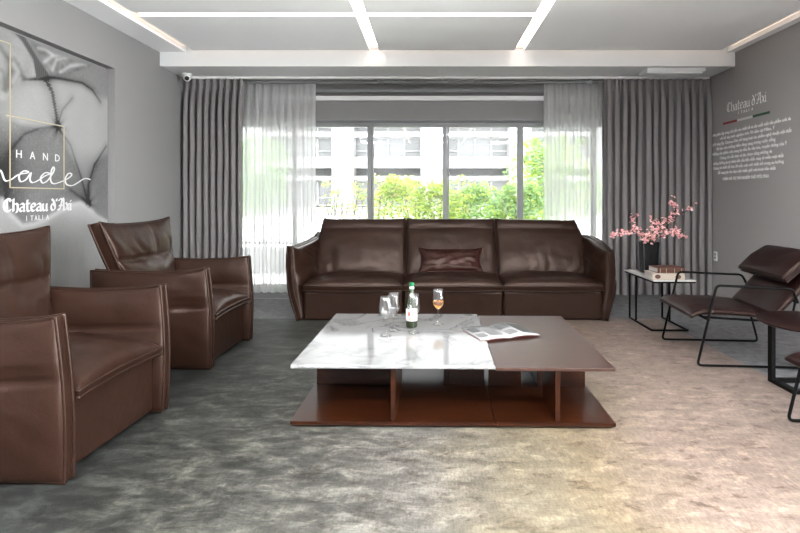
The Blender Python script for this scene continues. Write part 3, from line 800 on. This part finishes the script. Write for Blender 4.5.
# ------------------------------------------------------------------ lounge chairs
def lounge():
    """x points to the rear, y across; front feet at x=0"""
    t = thing('lounge_chair', '', 'lounge chair')
    hw = .335
    for s in (-1, 1):
        y = hw * s
        b = B()
        path = fillet([(.66, y, .30), (.735, y, .010), (.0, y, .010), (.125, y, .552), (.615, y, .535), (.655, y * .97, .44)], .030, 5)
        tube(b, path, .0085, 8)
        obj('side_frame', b, M['frame_black'], t)
    b = B()
    b.free()
    for q in ((.075, hw, .318), (.66, hw, .30), (.653, hw * .97, .445)):
        b = B(); tube(b, [(q[0], -q[1], q[2]), q], .009, 8); obj('cross_bar', b, M['frame_black'], t)
    # seat
    b = B()
    def mid(u, v):
        x = -.03 + .60 * u; z = .360 - .030 * u + .012 * math.sin(math.pi * u) - .030 * max(0, 1 - u / .16) ** 2
        return V((x, (2 * v - 1) * .305, z))
    pillow(b, mid, 40, 26, .030, .022, .010, .30, lambda u, v: wr(71, 3, 3, .006)(u, v), None, .005)
    obj('seat_cushion', b, M['lounge_leather'], t)
    b = B()
    def mid(u, v):
        x = .525 + .325 * u + .03 * math.sin(math.pi * u); z = .345 + .42 * u
        return V((x, (1 - 2 * v) * .300, z))
    pillow(b, mid, 36, 26, .022, .036, .010, .30, None, lambda u, v: wr(73, 3, 3, .007)(u, v) + ridges(u, v, 75, 7, .007) * (abs(2 * v - 1) ** 4), .005)
    obj('back_cushion', b, M['lounge_leather'], t)
    b = B()
    def mid(u, v):
        x = .585 + .215 * u; z = .585 + .170 * u + .008 * math.sin(math.pi * u)
        return V((x, (1 - 2 * v) * .305, z))
    pillow(b, mid, 40, 46, .030, .052, .016, .19, None, lambda u, v: wr(77, 3, 4, .006)(u, v), .006)
    obj('headrest_pillow', b, M['lounge_leather'], t)
    for y in (-.24, .24):
        b = B(); tube(b, [(.075, y, .318), (.40, y, .300), (.66, y, .30), (.70, y, .50), (.80, y, .70)], .008, 8)
        obj('support_bar', b, M['frame_black'], t)
    return t
lc = lounge(); lc.location = (1.840, 3.95, RT); lc.rotation_euler.z = R(-4.5)
lc['label'] = 'dark brown leather lounge chair with a headrest pillow and thin black sled frame'; lc['group'] = 'dark leather lounge chairs'
l2 = dup(lc, 'second dark leather lounge chair, only its front corner showing at the right edge'); l2.location = (1.800, 2.385, RT); l2.rotation_euler.z = R(-4.5)

# round dark side table by the lounge chair
t = thing('round_side_table', 'small dark brown round-topped table on a flat black leg between the lounge chairs', 'side table', (2.335, 3.20, RT))
b = B(); r = .325
lathe(b, [(.001, .384), (r - .012, .384), (r, .390), (r, .396), (r - .006, .4), (.001, .4)], 56); obj('tabletop', b, M['lounge_leather'], t)
obj('leg', box(B(), -.222, -.198, .095, .135, .022, .384), M['frame_black'], t)
b = B(); box(b, -.222, .20, .095, .135, 0.0005, .022); box(b, -.222, .16, -.10, -.06, .0005, .022); box(b, -.222, -.18, -.06, .095, .0005, .022); obj('foot', b, M['frame_black'], t)
b = B(); lathe(b, [(.001, 0), (.034, 0), (.038, .01), (.040, .095), (.037, .098), (.035, .012), (.001, .01)], 24)
o = obj('cup', b, M['tan']); o.location = (2.435, 3.33, .4065); tag(o, 'tan cup on the dark round-topped table, cut off by the right edge', 'cup')

# ------------------------------------------------------------------ wall print on the left
XP = -3.0
def seg(p, pts):
    best = 9; 
    for (ax, ay), (bx, by) in zip(pts, pts[1:]):
        dx, dy = bx - ax, by - ay; L = dx * dx + dy * dy
        t = max(0, min(1, ((p[0] - ax) * dx + (p[1] - ay) * dy) / L)) if L else 0
        best = min(best, math.hypot(p[0] - ax - t * dx, p[1] - ay - t * dy))
    return best
def inpoly(p, q):
    x, y = p; c = False; j = len(q) - 1
    for i in range(len(q)):
        if (q[i][1] > y) != (q[j][1] > y) and x < (q[j][0] - q[i][0]) * (y - q[i][1]) / (q[j][1] - q[i][1]) + q[i][0]: c = not c
        j = i
    return c
def sm(a, b, x):
    t = max(0, min(1, (x - a) / (b - a))); return t * t * (3 - 2 * t)
# the picture is drawn in metres on the panel: s along the wall, z up
def pp(x, y):
    s = -XP * 533 / (430 - x); return (s, 1.15 - (y - 198) * s / 533)
def PL(*q): return [pp(*c) for c in q]
hand = PL((-60, 20), (8, 30), (22, 40), (33, 62), (38, 76), (22, 80), (14, 92), (4, 100), (-20, 98), (-60, 90))
finger = PL((9, 62), (14, 58), (19, 64), (21, 74), (14, 84), (6, 92), (2, 90), (5, 76))
cuff = PL((17, 30), (24, 36), (40, 62), (49, 75), (36, 80), (33, 60), (22, 42), (12, 30))
sleeve = PL((24, 36), (55, 54), (90, 66), (74, 72), (49, 76), (40, 62))
lines = [(PL((45, 80), (52, 92), (55, 110), (57, 126)), .030, -.42), (PL((57, 126), (70, 145), (80, 175), (88, 204)), .020, -.30), (PL((58, 124), (62, 110), (72, 98)), .016, -.28),
         (PL((88, 204), (88, 185), (94, 165), (106, 146)), .016, -.40), (PL((48, 77), (62, 79), (82, 83), (92, 90), (100, 102)), .020, -.40), (PL((56, 74), (70, 72), (80, 66)), .012, -.25),
         (PL((5, 200), (6, 175), (10, 150), (24, 134), (40, 128), (57, 126)), .018, -.22), (PL((14, 79), (30, 79), (48, 79)), .020, -.45), (PL((88, 204), (84, 200), (70, 190)), .025, -.20)]
ridge = PL((2, 200), (10, 214), (22, 226), (34, 224), (45, 220), (58, 212), (72, 205), (80, 203), (87, 207), (96, 216), (110, 224))
below = PL((2, 200), (10, 214), (22, 226), (34, 224), (45, 220), (58, 212), (72, 205), (80, 203), (87, 207), (96, 216), (110, 224), (120, 300), (-60, 300), (-60, 190))
upper = PL((-60, 100), (4, 96), (14, 84), (24, 79), (48, 80), (52, 92), (55, 110), (57, 126), (40, 128), (20, 124), (0, 116), (-60, 110))
rightp = PL((48, 79), (80, 84), (98, 96), (110, 100), (110, 150), (94, 165), (88, 204), (80, 175), (57, 126), (55, 110))
folds = [PL((52, 70), (56, 60), (70, 56)), PL((44, 62), (52, 56), (64, 54)), PL((60, 72), (70, 66), (86, 64)), PL((38, 48), (46, 50), (52, 54))]
def soft(p, q, w=.018):
    d = seg(p, list(q) + [q[0]])
    return .5 + .5 * min(1, d / w) if inpoly(p, q) else .5 - .5 * min(1, d / w)
def mixt(a, b, t): return a + (b - a) * t
seam_line = PL((45, 80), (52, 92), (55, 110), (57, 124))
def tone(s, z):
    p = (s, z); n = noise.noise(V((s * 5, z * 5, 0))); n2 = (noise.voronoi(V((s * 55, z * 55, 3)))[0][1] - noise.voronoi(V((s * 55, z * 55, 3)))[0][0]) * 1.6 - .6; n3 = noise.noise(V((s * 2.2, z * 2.2, 8)))
    g = .30 + .05 * n + .11 * n2 + .06 * n3                     # grained middle panel
    g -= .26 * sm(4.10, 3.62, s) * sm(1.75, 1.30, z)            # deep hollow at lower left
    g += .12 * sm(1.45, 1.80, z)
    k = soft(p, upper); g = mixt(g, .60 + .04 * n + .06 * n2 - .16 * sm(3.98, 3.65, s), k)
    k = soft(p, rightp, .03); g = mixt(g, .62 + .05 * n + .05 * n2 - .34 * sm(1.66, 1.25, z) * sm(4.30, 4.72, s), k)
    for q, w, a in lines:
        d = seg(p, q); g += .75 * a * math.exp(-(d / (w * .55)) ** 2) + .34 * a * math.exp(-(d / (2.6 * w)) ** 2)
    for bx, by, rr in ((58, 126, .022), (88, 204, .024)):
        c = pp(bx, by); d = math.hypot(s - c[0], z - c[1]); an = math.atan2(z - c[1], s - c[0])
        g += .10 * math.sin(an * 7 + 1.5 * n) * math.exp(-(d / .11) ** 2) * min(1, d / .03) - .30 * math.exp(-((d - rr * 1.25) / .010) ** 2) + .22 * math.exp(-(d / (rr * .7)) ** 2)
    d = seg(p, seam_line)
    if d < .035: g += (.16 if math.sin((z + s * .2) * 300) > 0 else -.20) * math.exp(-((d - .016) / .007) ** 2)
    k = soft(p, below, .03); g = mixt(g, .46 + .05 * n + .07 * n2 + .20 * sm(4.25, 4.6, s), k)
    g += .34 * math.exp(-(seg(p, ridge) / .020) ** 2) + .10 * math.exp(-(seg(p, ridge) / .07) ** 2)
    h = .30 + .16 * noise.noise(V((s * 7 + z * 6, z * 16 - s * 10, 1))) + .08 * noise.noise(V((s * 30, z * 30, 4)))
    for q in folds: h += .36 * math.exp(-(seg(p, q) / .016) ** 2)
    g = mixt(g, h, soft(p, sleeve, .012))
    h = .50 + .16 * noise.noise(V((s * 7, z * 9, 5))) + .05 * noise.noise(V((s * 40, z * 40, 5))) - .26 * math.exp(-(seg(p, PL((0, 48), (9, 60), (24, 78))) / .025) ** 2) - .18 * math.exp(-(seg(p, PL((-10, 62), (3, 72), (5, 90))) / .02) ** 2)
    g = mixt(g, h, soft(p, hand, .014))
    g = mixt(g, .20 + .34 * math.exp(-(seg(p, PL((13, 64), (18, 72), (13, 82))) / .03) ** 2), soft(p, finger, .02))
    g = mixt(g, .12 + .05 * math.sin(s * 300 - z * 40), soft(p, cuff, .008))
    return .40 * max(.02, min(.78, g))
t = thing('wall_print', 'large grey print of tufted leather and a hand, set into the left wall', 'wall print', (XP, 3.1, 1.28))
Y0, Y1, ZA, ZB = 1.25, 4.955, .22, 2.34
ys = [Y0 + (3.4 - Y0) * i / 30 for i in range(30)] + [3.4 + (Y1 - 3.4) * i / 190 for i in range(191)]
zs = [ZA + (.80 - ZA) * i / 10 for i in range(10)] + [.80 + (ZB - .80) * i / 190 for i in range(191)]
vs, fs, cols = [], [], []
for y in ys:
    for z in zs:
        vs.append((0.003, y - 3.1, z - 1.28)); c = tone(y, z); cols += [c, c * .99, c * .98, 1]
nz = len(zs)
for i in range(len(ys) - 1):
    for j in range(nz - 1): fs.append((i * nz + j, (i + 1) * nz + j, (i + 1) * nz + j + 1, i * nz + j + 1))
me = bpy.data.meshes.new('printed_picture'); me.from_pydata(vs, [], fs)
at = me.color_attributes.new('ink', 'FLOAT_COLOR', 'POINT'); at.data.foreach_set('color', cols)
def ink(nt, b):
    a = N(nt, 'ShaderNodeVertexColor', layer_name='ink'); nt.links.new(a.outputs[0], b.inputs['Base Color'])
me.materials.append(mat('printed canvas', rough=.6, nodes=ink))
o = bpy.data.objects.new('printed_picture', me); C.objects.link(o); o.parent = t
obj('backing_board', box(B(), -.018, .0025, Y0 - 3.1, Y1 - 3.1, ZA - 1.28, ZB - 1.28), M['white'], t)
b = B()
def goldline(y0, y1, z0, z1): box(b, .004, .008, y0 - 3.1, y1 - 3.1, z0 - 1.28, z1 - 1.28)
e = .004
goldline(3.30, 3.80, 2.244, 2.252); goldline(3.796, 3.804, 1.221, 2.252); goldline(3.76, 4.364, 1.731, 1.739); goldline(4.356, 4.364, 1.221, 1.739); goldline(3.796, 4.364, 1.221, 1.229)
obj('gold_line', b, M['gold'], t)

# lettering -------------------------------------------------------
LET = {'C': (.66, [[(.56, .80), (.44, .97), (.24, .95), (.08, .72), (.06, .35), (.2, .08), (.42, .04), (.58, .2)], [(.28, .9), (.26, .16)]]),
       'h': (.52, [[(.1, 1.0), (.1, .02)], [(.1, .5), (.3, .62), (.42, .5), (.42, .12), (.3, -.12)]]),
       'a': (.53, [[(.08, .5), (.25, .62), (.4, .5), (.4, .05), (.5, 0)], [(.4, .35), (.15, .3), (.08, .12), (.2, 0), (.4, .12)]]),
       't': (.40, [[(.15, .92), (.15, .1), (.28, 0), (.38, .06)], [(.02, .62), (.36, .62)]]),
       'e': (.47, [[(.1, .3), (.4, .4), (.36, .58), (.2, .62), (.08, .45), (.08, .15), (.22, 0), (.4, .08)]]),
       'u': (.54, [[(.08, .6), (.08, .12), (.2, 0), (.4, .12)], [(.4, .6), (.4, .06), (.5, 0)]]),
       'd': (.50, [[(.38, .4), (.2, .6), (.07, .4), (.07, .15), (.2, 0), (.4, .15), (.4, .5), (.28, .8), (.12, .98)]]),
       "'": (.16, [[(.08, 1.0), (.05, .78)]]),
       'A': (.72, [[(.02, .1), (.15, .02), (.3, .35), (.45, .95), (.58, .95), (.6, .05), (.7, 0)], [(.12, .4), (.62, .42)], [(.1, .8), (.28, 1.0), (.45, .92)]]),
       'x': (.48, [[(.04, .58), (.14, .6), (.36, .02), (.46, .05)], [(.42, .6), (.06, 0)]]),
       'i': (.20, [[(.08, .6), (.08, .06), (.18, 0)], [(.08, .84), (.12, .78)]]), ' ': (.22, [])}
def ribbon(b, pts, nib, thin, fn):
    """pen stroke: nib is the fixed pen direction; fn maps (a, h, depth) to 3-D"""
    pts = [V((p[0], p[1])) for p in pts]; n = len(pts); rows = []
    for i, p in enumerate(pts):
        d = pts[min(i + 1, n - 1)] - pts[max(i - 1, 0)]; d = d.normalized() if d.length else V((1, 0))
        q = V((-d.y, d.x)); k = V(nib)
        if q.dot(k) < 0: k = -k
        o = k + q * thin
        rows.append([b.verts.new(fn(*(p + o), 0)), b.verts.new(fn(*(p - o), 0)), b.verts.new(fn(*(p - o), 1)), b.verts.new(fn(*(p + o), 1))])
    for r, s in zip(rows, rows[1:]):
        for k in range(4): b.faces.new((r[k], r[(k + 1) % 4], s[(k + 1) % 4], s[k]))
    b.faces.new(rows[0]); b.faces.new(rows[-1])
def wordmark(text, width, height, fn, nib=.045, thin=.018):
    b = B(); tot = sum(LET[c][0] for c in text); kx = width / tot; x = 0
    for c in text:
        adv, strokes = LET[c]
        for st in strokes:
            p = [( (x + q[0]) * kx, q[1] * height) for q in (catmull([(*s, 0) for s in st], 4) if len(st) > 2 else st)]
            ribbon(b, p, (nib * kx * .8, nib * height * .6), thin * (kx + height) / 2, fn)
        x += adv
    return b
def text_bm(txt, size, fn, width=None, align='LEFT', bold=0):
    cu = bpy.data.curves.new('tmp', 'FONT'); cu.body = txt; cu.size = size; cu.align_x = align; cu.resolution_u = 2; cu.offset = bold
    o = bpy.data.objects.new('tmp', cu); C.objects.link(o)
    bpy.context.view_layer.update()
    me = bpy.data.meshes.new_from_object(o.evaluated_get(bpy.context.evaluated_depsgraph_get()))
    bpy.data.objects.remove(o); bpy.data.curves.remove(cu)
    b = B(); b.from_mesh(me); bpy.data.meshes.remove(me)
    xs = [v.co.x for v in b.verts]
    k = (width / (max(xs) - min(xs))) if width and xs else 1
    x0 = min(xs) if width and align == 'LEFT' else 0
    ext = bmesh.ops.extrude_face_region(b, geom=b.faces[:])
    top = {v for v in ext['geom'] if isinstance(v, bmesh.types.BMVert)}
    for v in b.verts: v.co = V(fn((v.co.x - x0) * k, v.co.y, 1 if v in top else 0))
    return b
def onleft(y0, z0): return lambda a, h, d: (.0045 + .002 * d, y0 + a - 3.1, z0 + h - 1.28)
obj('lettering', wordmark("Chateau d'Axi", .715, .092, onleft(3.74, 1.052), .062, .030), M['letter'], t)
def joinobj(name, bms, m, parent):
    b = B()
    for q in bms: join(b, q)
    return obj(name, b, m, parent)
for ch, y in zip('HAND', (3.857, 3.990, 4.125, 4.262)):
    pass
joinobj('lettering', [text_bm(ch, .082, onleft(y, 1.443), .052) for ch, y in zip('HAND', (3.857, 3.990, 4.125, 4.258))], M['letter'], t)
joinobj('lettering', [text_bm(ch, .056, onleft(3.955 + .041 * i, .980), .004 if ch == 'I' else .028) for i, ch in enumerate('ITALIA')], M['letter'], t)
script = [(3.46, .01), (3.50, .07), (3.53, .005), (3.60, .078), (3.635, .005), (3.71, .082), (3.755, .012), (3.81, .02), (3.88, .058), (3.975, .078), (3.93, .088), (3.885, .05), (3.90, .008), (3.955, .028), (4.0, .078), (3.99, .025), (4.02, .004),
          (4.09, .03), (4.15, .062), (4.20, .078), (4.15, .085), (4.10, .045), (4.12, .004), (4.18, .03), (4.245, .105), (4.238, .135), (4.215, .10), (4.207, .03), (4.24, .002),
          (4.32, .018), (4.41, .05), (4.455, .082), (4.42, .094), (4.378, .05), (4.39, .002), (4.46, -.008), (4.54, .022), (4.60, .050), (4.65, .058), (4.70, .050)]
b = B(); ribbon(b, [(p.x, p.y) for p in catmull([(*q, 0) for q in script], 5)], (.004, .001), .0035, onleft(0, 1.262))
obj('lettering', b, M['letter'], t)

# right wall lettering
XW = XR - .0005
t = thing('wall_lettering', 'white lettering with a red, white and green bar on the right wall', 'lettering', (XW, 5.61, 1.65))
def onright(y0, z0): return lambda a, h, d: (-.001 - .002 * d, y0 - a - 5.61, z0 + h - 1.65)
obj('lettering', wordmark("Chateau d'Axi", .70, .105, onright(5.955, 2.105), .026, .012), M['letter_taupe'], t)
joinobj('lettering', [text_bm(ch, .045, onright(5.735 - .047 * i, 2.052), .004 if ch == 'I' else .024) for i, ch in enumerate('ITALIA')], M['letter_taupe'], t)
for y0, y1, m in ((5.755, 6.03, 'red'), (5.478, 5.755, 'flag_white'), (5.205, 5.478, 'green')):
    obj('flag_bar', box(B(), -.004, -.0005, y0 - 5.61, y1 - 5.61, 1.976 - 1.65, 2.000 - 1.65), M[m], t)
para = [("thương hiệu tập trung chủ yếu vào thiết kế và sản xuất một sản phẩm sofa da", 6.30, 4.90), ("với bề dày kinh nghiệm hơn 70 năm tại Milan, Ý", 6.10, 5.13),
        ("Người sáng lập Chateau d'Ax với hàng loạt tác phẩm nghệ thuật nội thất", 6.30, 4.89), ("đã làm nên những kiểu dáng sang trọng cuộc sống", 6.17, 5.12),
        ("Những sản phẩm sofa mang lại dấu ấn văn hóa, truyền thống của Ý", 6.255, 4.955), ("Chúng tôi cần bạn và lựa chọn từng những da", 6.10, 5.17),
        ("những đường da tự nhiên kết cấu bền chắc cùng vẻ mềm mại nhất", 6.24, 5.00), ("Chúng tôi thiết kế hơn 30 mẫu sofa mới thiết kế trong xu hướng", 6.24, 5.00),
        ("để mang lại cho bạn một chiếc ghế sofa hoàn hảo nhất", 6.14, 5.115), ("CHÂN GIÁ TRỊ TRẢI NGHIỆM THẬT ĐỘC ĐÁO", 6.04, 5.22)]
z = 1.868
for i, (s, ya, yb) in enumerate(para):
    if i == 9: z -= .018
    obj('lettering', text_bm(s, .046, onright(ya, z), ya - yb), M['letter_taupe'], t); z -= .0555

# power outlet, security camera
t = thing('wall_outlet', 'white wall outlet on the right wall beside the drape', 'outlet', (XR, 6.19, .475))
b = B(); rbox(b, -.009, -.0005, -.035, .035, -.055, .055, .003, 2); obj('cover_plate', b, M['plastic'], t)
b = B(); box(b, -.0105, -.009, -.015, .015, -.03, -.005); box(b, -.0105, -.009, -.015, .015, .008, .033); obj('socket', b, M['dark_alu'], t)
t = thing('security_camera', 'small white dome security camera in the corner above the left drape', 'camera', (-2.80, 6.14, SZ))
b = B(); lathe(b, [(.001, 0), (.05, 0), (.05, -.022), (.046, -.03), (.001, -.031)], 24); obj('mount', b, M['plastic'], t)
b = B(); lathe(b, [(.001, -.090), (.022, -.085), (.038, -.066), (.042, -.05), (.038, -.03), (.02, -.025)], 24); obj('housing', b, M['plastic'], t)
b = B(); bmesh.ops.create_uvsphere(b, u_segments=16, v_segments=10, radius=.025)
o = obj('camera_lens', b, M['lens'], t, smooth=True); o.location = (.012, -.026, -.060)

# ------------------------------------------------------------------ outdoors
struct('ground_outside', box(B(), -30, 30, YW + .15, 60, -.14, -.02), M['paving'])
t = thing('garden_wall', 'low pale garden wall with a top rail outside the window', 'wall', (0, 8.3, -.02))
obj('wall_panel', box(B(), -6, 6, -.05, .05, 0, .40), M['facade'], t)
obj('top_rail', box(B(), -6, 6, -.03, .03, .455, .485), M['facade_grey'], t)
for i in range(13):
    obj('post', box(B(), -6 + i - .02, -6 + i + .02, -.02, .02, .40, .455), M['facade_grey'], t)
# building across the street
YD = 36.0
t = thing('office_building', 'white building with column piers and dark windows across the street', 'building', (0, YD, -.02))
def fz(py): return 1.15 + (198 - py) * YD / 533 + .02
cols_x = [-23.7 + 5.95 * i for i in range(9)]        # pier centres
obj('wall', box(B(), -30, 36, 1.2, 2.2, 0, 14), M['facade_grey'], t)
for z0, z1, dy in ((fz(168), fz(157), 0), (fz(180), fz(176), -.1), (fz(136.5), fz(132), -.1), (fz(124), fz(112), 0), (0, fz(207), .3), (fz(92), fz(60), -.1)):
    obj('floor_band', box(B(), -30, 36, dy, 1.2, z0, z1), M['facade'], t)
for x in cols_x: obj('pier', box(B(), x - .72, x + .72, -.35, 1.2, 0, 14), M['facade'], t)
random.seed(2)
for fl, (za, zb) in enumerate(((fz(206), fz(180)), (fz(157), fz(136.5)), (fz(132), fz(124)))):
    for i, x in enumerate(cols_x[:-1]):
        x0, x1 = x + .72, x + 5.95 - .72; n = 4; w = (x1 - x0) / n
        f = B()
        box(f, x0, x1, .5, .62, za, za + .08); box(f, x0, x1, .5, .62, zb - .08, zb)
        for k in range(n + 1):
            c = x0 + k * w; box(f, max(x0, c - .05), min(x1, c + .05), .5, .62, za, zb)
        for k in (0, 3):
            if zb - za > 1: box(f, x0 + k * w, x0 + (k + 1) * w, .5, .62, za + (zb - za) * .30, za + (zb - za) * .30 + .07)
        wd = obj('window', f, M['facade'], t)
        for k in range(n):
            obj('pane', box(B(), x0 + k * w, x0 + (k + 1) * w, .62, .66, za, zb), M['light_window'] if (fl == 1 and k in (1, 2)) else M['dark_window'], wd)
# plants
def leaves(b, c, rad, n, size, seed, nm=1, shell=.0):
    random.seed(seed)
    for _ in range(n):
        while True:
            d = V((random.uniform(-1, 1), random.uniform(-1, 1), random.uniform(-1, 1)))
            if d.length <= 1 and d.length >= shell: break
        p = V((c[0] + d.x * rad[0], c[1] + d.y * rad[1], c[2] + d.z * rad[2]))
        if p.z < .02: continue
        s = size * random.uniform(.6, 1.3)
        a = V((random.uniform(-1, 1), random.uniform(-1, 1), random.uniform(-.6, .6))).normalized(); q = a.orthogonal().normalized()
        q = (q * math.cos(random.uniform(0, 6)) + a.cross(q) * math.sin(random.uniform(0, 6))).normalized()
        v = [b.verts.new(p - a * s), b.verts.new(p + q * s * .45), b.verts.new(p + a * s), b.verts.new(p - q * s * .45)]
        b.faces.new(v).material_index = random.randrange(nm)
def shrub(label, x, y, blobs, mats, seed, n, size, name='shrub', cat='shrub', group=None, stems=8, spread=.5, h=1.3):
    t = thing(name, label, cat, (x, y, -.02), 0, group)
    b = B()
    for k, (cx, cy, cz, rx, ry, rz, frac) in enumerate(blobs): leaves(b, (cx, cy, cz), (rx * 1.12, ry, rz), int(n * frac), size, seed + k, len(mats))
    rg = random.Random(seed); tx = max(q[2] + q[5] for q in blobs); wx = max(q[3] for q in blobs)
    for k in range(9 if n > 1000 else 5):
        leaves(b, (rg.uniform(-wx, wx) * 1.1, rg.uniform(-.2, .2), tx - rg.uniform(.0, .45)), (rg.uniform(.08, .17), .10, rg.uniform(.06, .13)), 46, size * .95, seed * 3 + k, len(mats))
    obj('foliage', b, [M[m] for m in mats], t)
    random.seed(seed); b = B()
    for _ in range(stems):
        a = random.uniform(-spread, spread); e = a + random.uniform(-.35, .35); q = random.uniform(-.2, .2)
        tube(b, [(a * .6, q, 0), ((a + e) / 2, q * 1.4, h * .5), (e, q, h * random.uniform(.75, 1.05))], [.012, .009, .004], 5)
    obj('stem', b, M['bark'], t)
G = 'shrubs of the hedge outside the window'
yl = ['leaf1', 'leaf1', 'leaf2', 'leaf1', 'leaf1', 'leaf2', 'leaf4']; gr = ['leaf2', 'leaf2', 'leaf1', 'leaf3']
shrub('sparse yellow green bush outside the left window pane', -1.45, 9.0, [(0, 0, .75, .55, .3, .55, .7), (.1, 0, 1.2, .35, .2, .25, .3)], ['leaf1', 'leaf4', 'leaf2'], 101, 420, .032, group=G, stems=16)
shrub('bright yellow green bush outside the second window pane, left half', -.62, 9.65, [(0, 0, .9, .50, .3, .55, .75), (0, 0, 1.35, .30, .2, .25, .25)], yl, 102, 2600, .036, group=G)
shrub('bright yellow green bush outside the second window pane, right half', .12, 8.95, [(0, 0, .9, .48, .3, .52, .9), (-.1, 0, 1.3, .3, .2, .2, .2)], yl, 103, 2600, .036, group=G)
shrub('mid green bush outside the third window pane, left half', .72, 9.65, [(0, 0, .85, .52, .3, .52, .9), (.1, 0, 1.25, .3, .2, .2, .2)], gr, 104, 2800, .038, group=G)
shrub('mid green bush outside the third window pane, right half', 1.45, 8.95, [(0, 0, .9, .5, .3, .5, .9), (.05, 0, 1.25, .3, .2, .2, .2)], gr, 105, 2600, .038, group=G)
shrub('green tree rising outside the fourth window pane behind the right sheer', 2.2, 9.75, [(0, 0, 1.9, .55, .35, .35, .35), (-.3, 0, 1.6, .5, .3, .35, .3), (.45, .1, 1.3, .6, .35, .7, .5), (-.25, 0, .9, .5, .3, .5, .3)], ['leaf2', 'leaf3', 'leaf1'], 106, 2300, .045, 'tree', 'tree', None, 5, .3, 1.9)
shrub('green tree seen through the left sheer curtain', -3.05, 9.6, [(0, 0, 1.75, .50, .4, .55, .6), (-.35, 0, 1.2, .5, .3, .5, .4), (.1, 0, 1.3, .4, .3, .4, .3)], ['leaf2', 'leaf2', 'leaf3'], 107, 2000, .042, 'tree', 'tree', None, 4, .25, 1.8)

# ------------------------------------------------------------------ light and camera
w = bpy.data.worlds.new('sky'); bpy.context.scene.world = w; w.use_nodes = True
bg = w.node_tree.nodes['Background']; bg.inputs[0].default_value = (.96, .98, 1, 1); bg.inputs[1].default_value = 8.0
def portal(x, y, z, rx, sx_, sy_, rz=0):
    l = bpy.data.lights.new('daylight_portal', 'AREA'); l.shape = 'RECTANGLE'; l.size = sx_; l.size_y = sy_; l.cycles.is_portal = True
    o = bpy.data.objects.new('daylight_portal', l); C.objects.link(o); o.location = (x, y, z); o.rotation_euler = (rx, 0, rz)
portal((WX0 + WX1) / 2, YW + .2, WZ / 2, R(-90), WX1 - WX0, WZ)
portal(XL - .25, (GY0 + GY1) / 2, 1.3, R(90), 2.1, 2.4, R(-90))
portal(XR + .25, (GY0 + GY2) / 2, 1.3, R(90), GY2 - GY0, 2.4, R(90))
cam = bpy.data.cameras.new('camera'); co = bpy.data.objects.new('camera', cam); C.objects.link(co)
co.location = (0, 0, 1.15); co.rotation_euler = (R(90), 0, 0)
cam.sensor_width = 36; cam.lens = 533 / 800 * 36; cam.shift_x = -30 / 800; cam.shift_y = -68.5 / 800; cam.clip_end = 200
sc = bpy.context.scene; sc.camera = co
vs_ = sc.view_settings; vs_.view_transform = 'Standard'; vs_.look = 'None'; vs_.gamma = 1; vs_.exposure = 2.1
sc.cycles.max_bounces = 10; sc.cycles.transparent_max_bounces = 16; sc.cycles.use_denoising = True
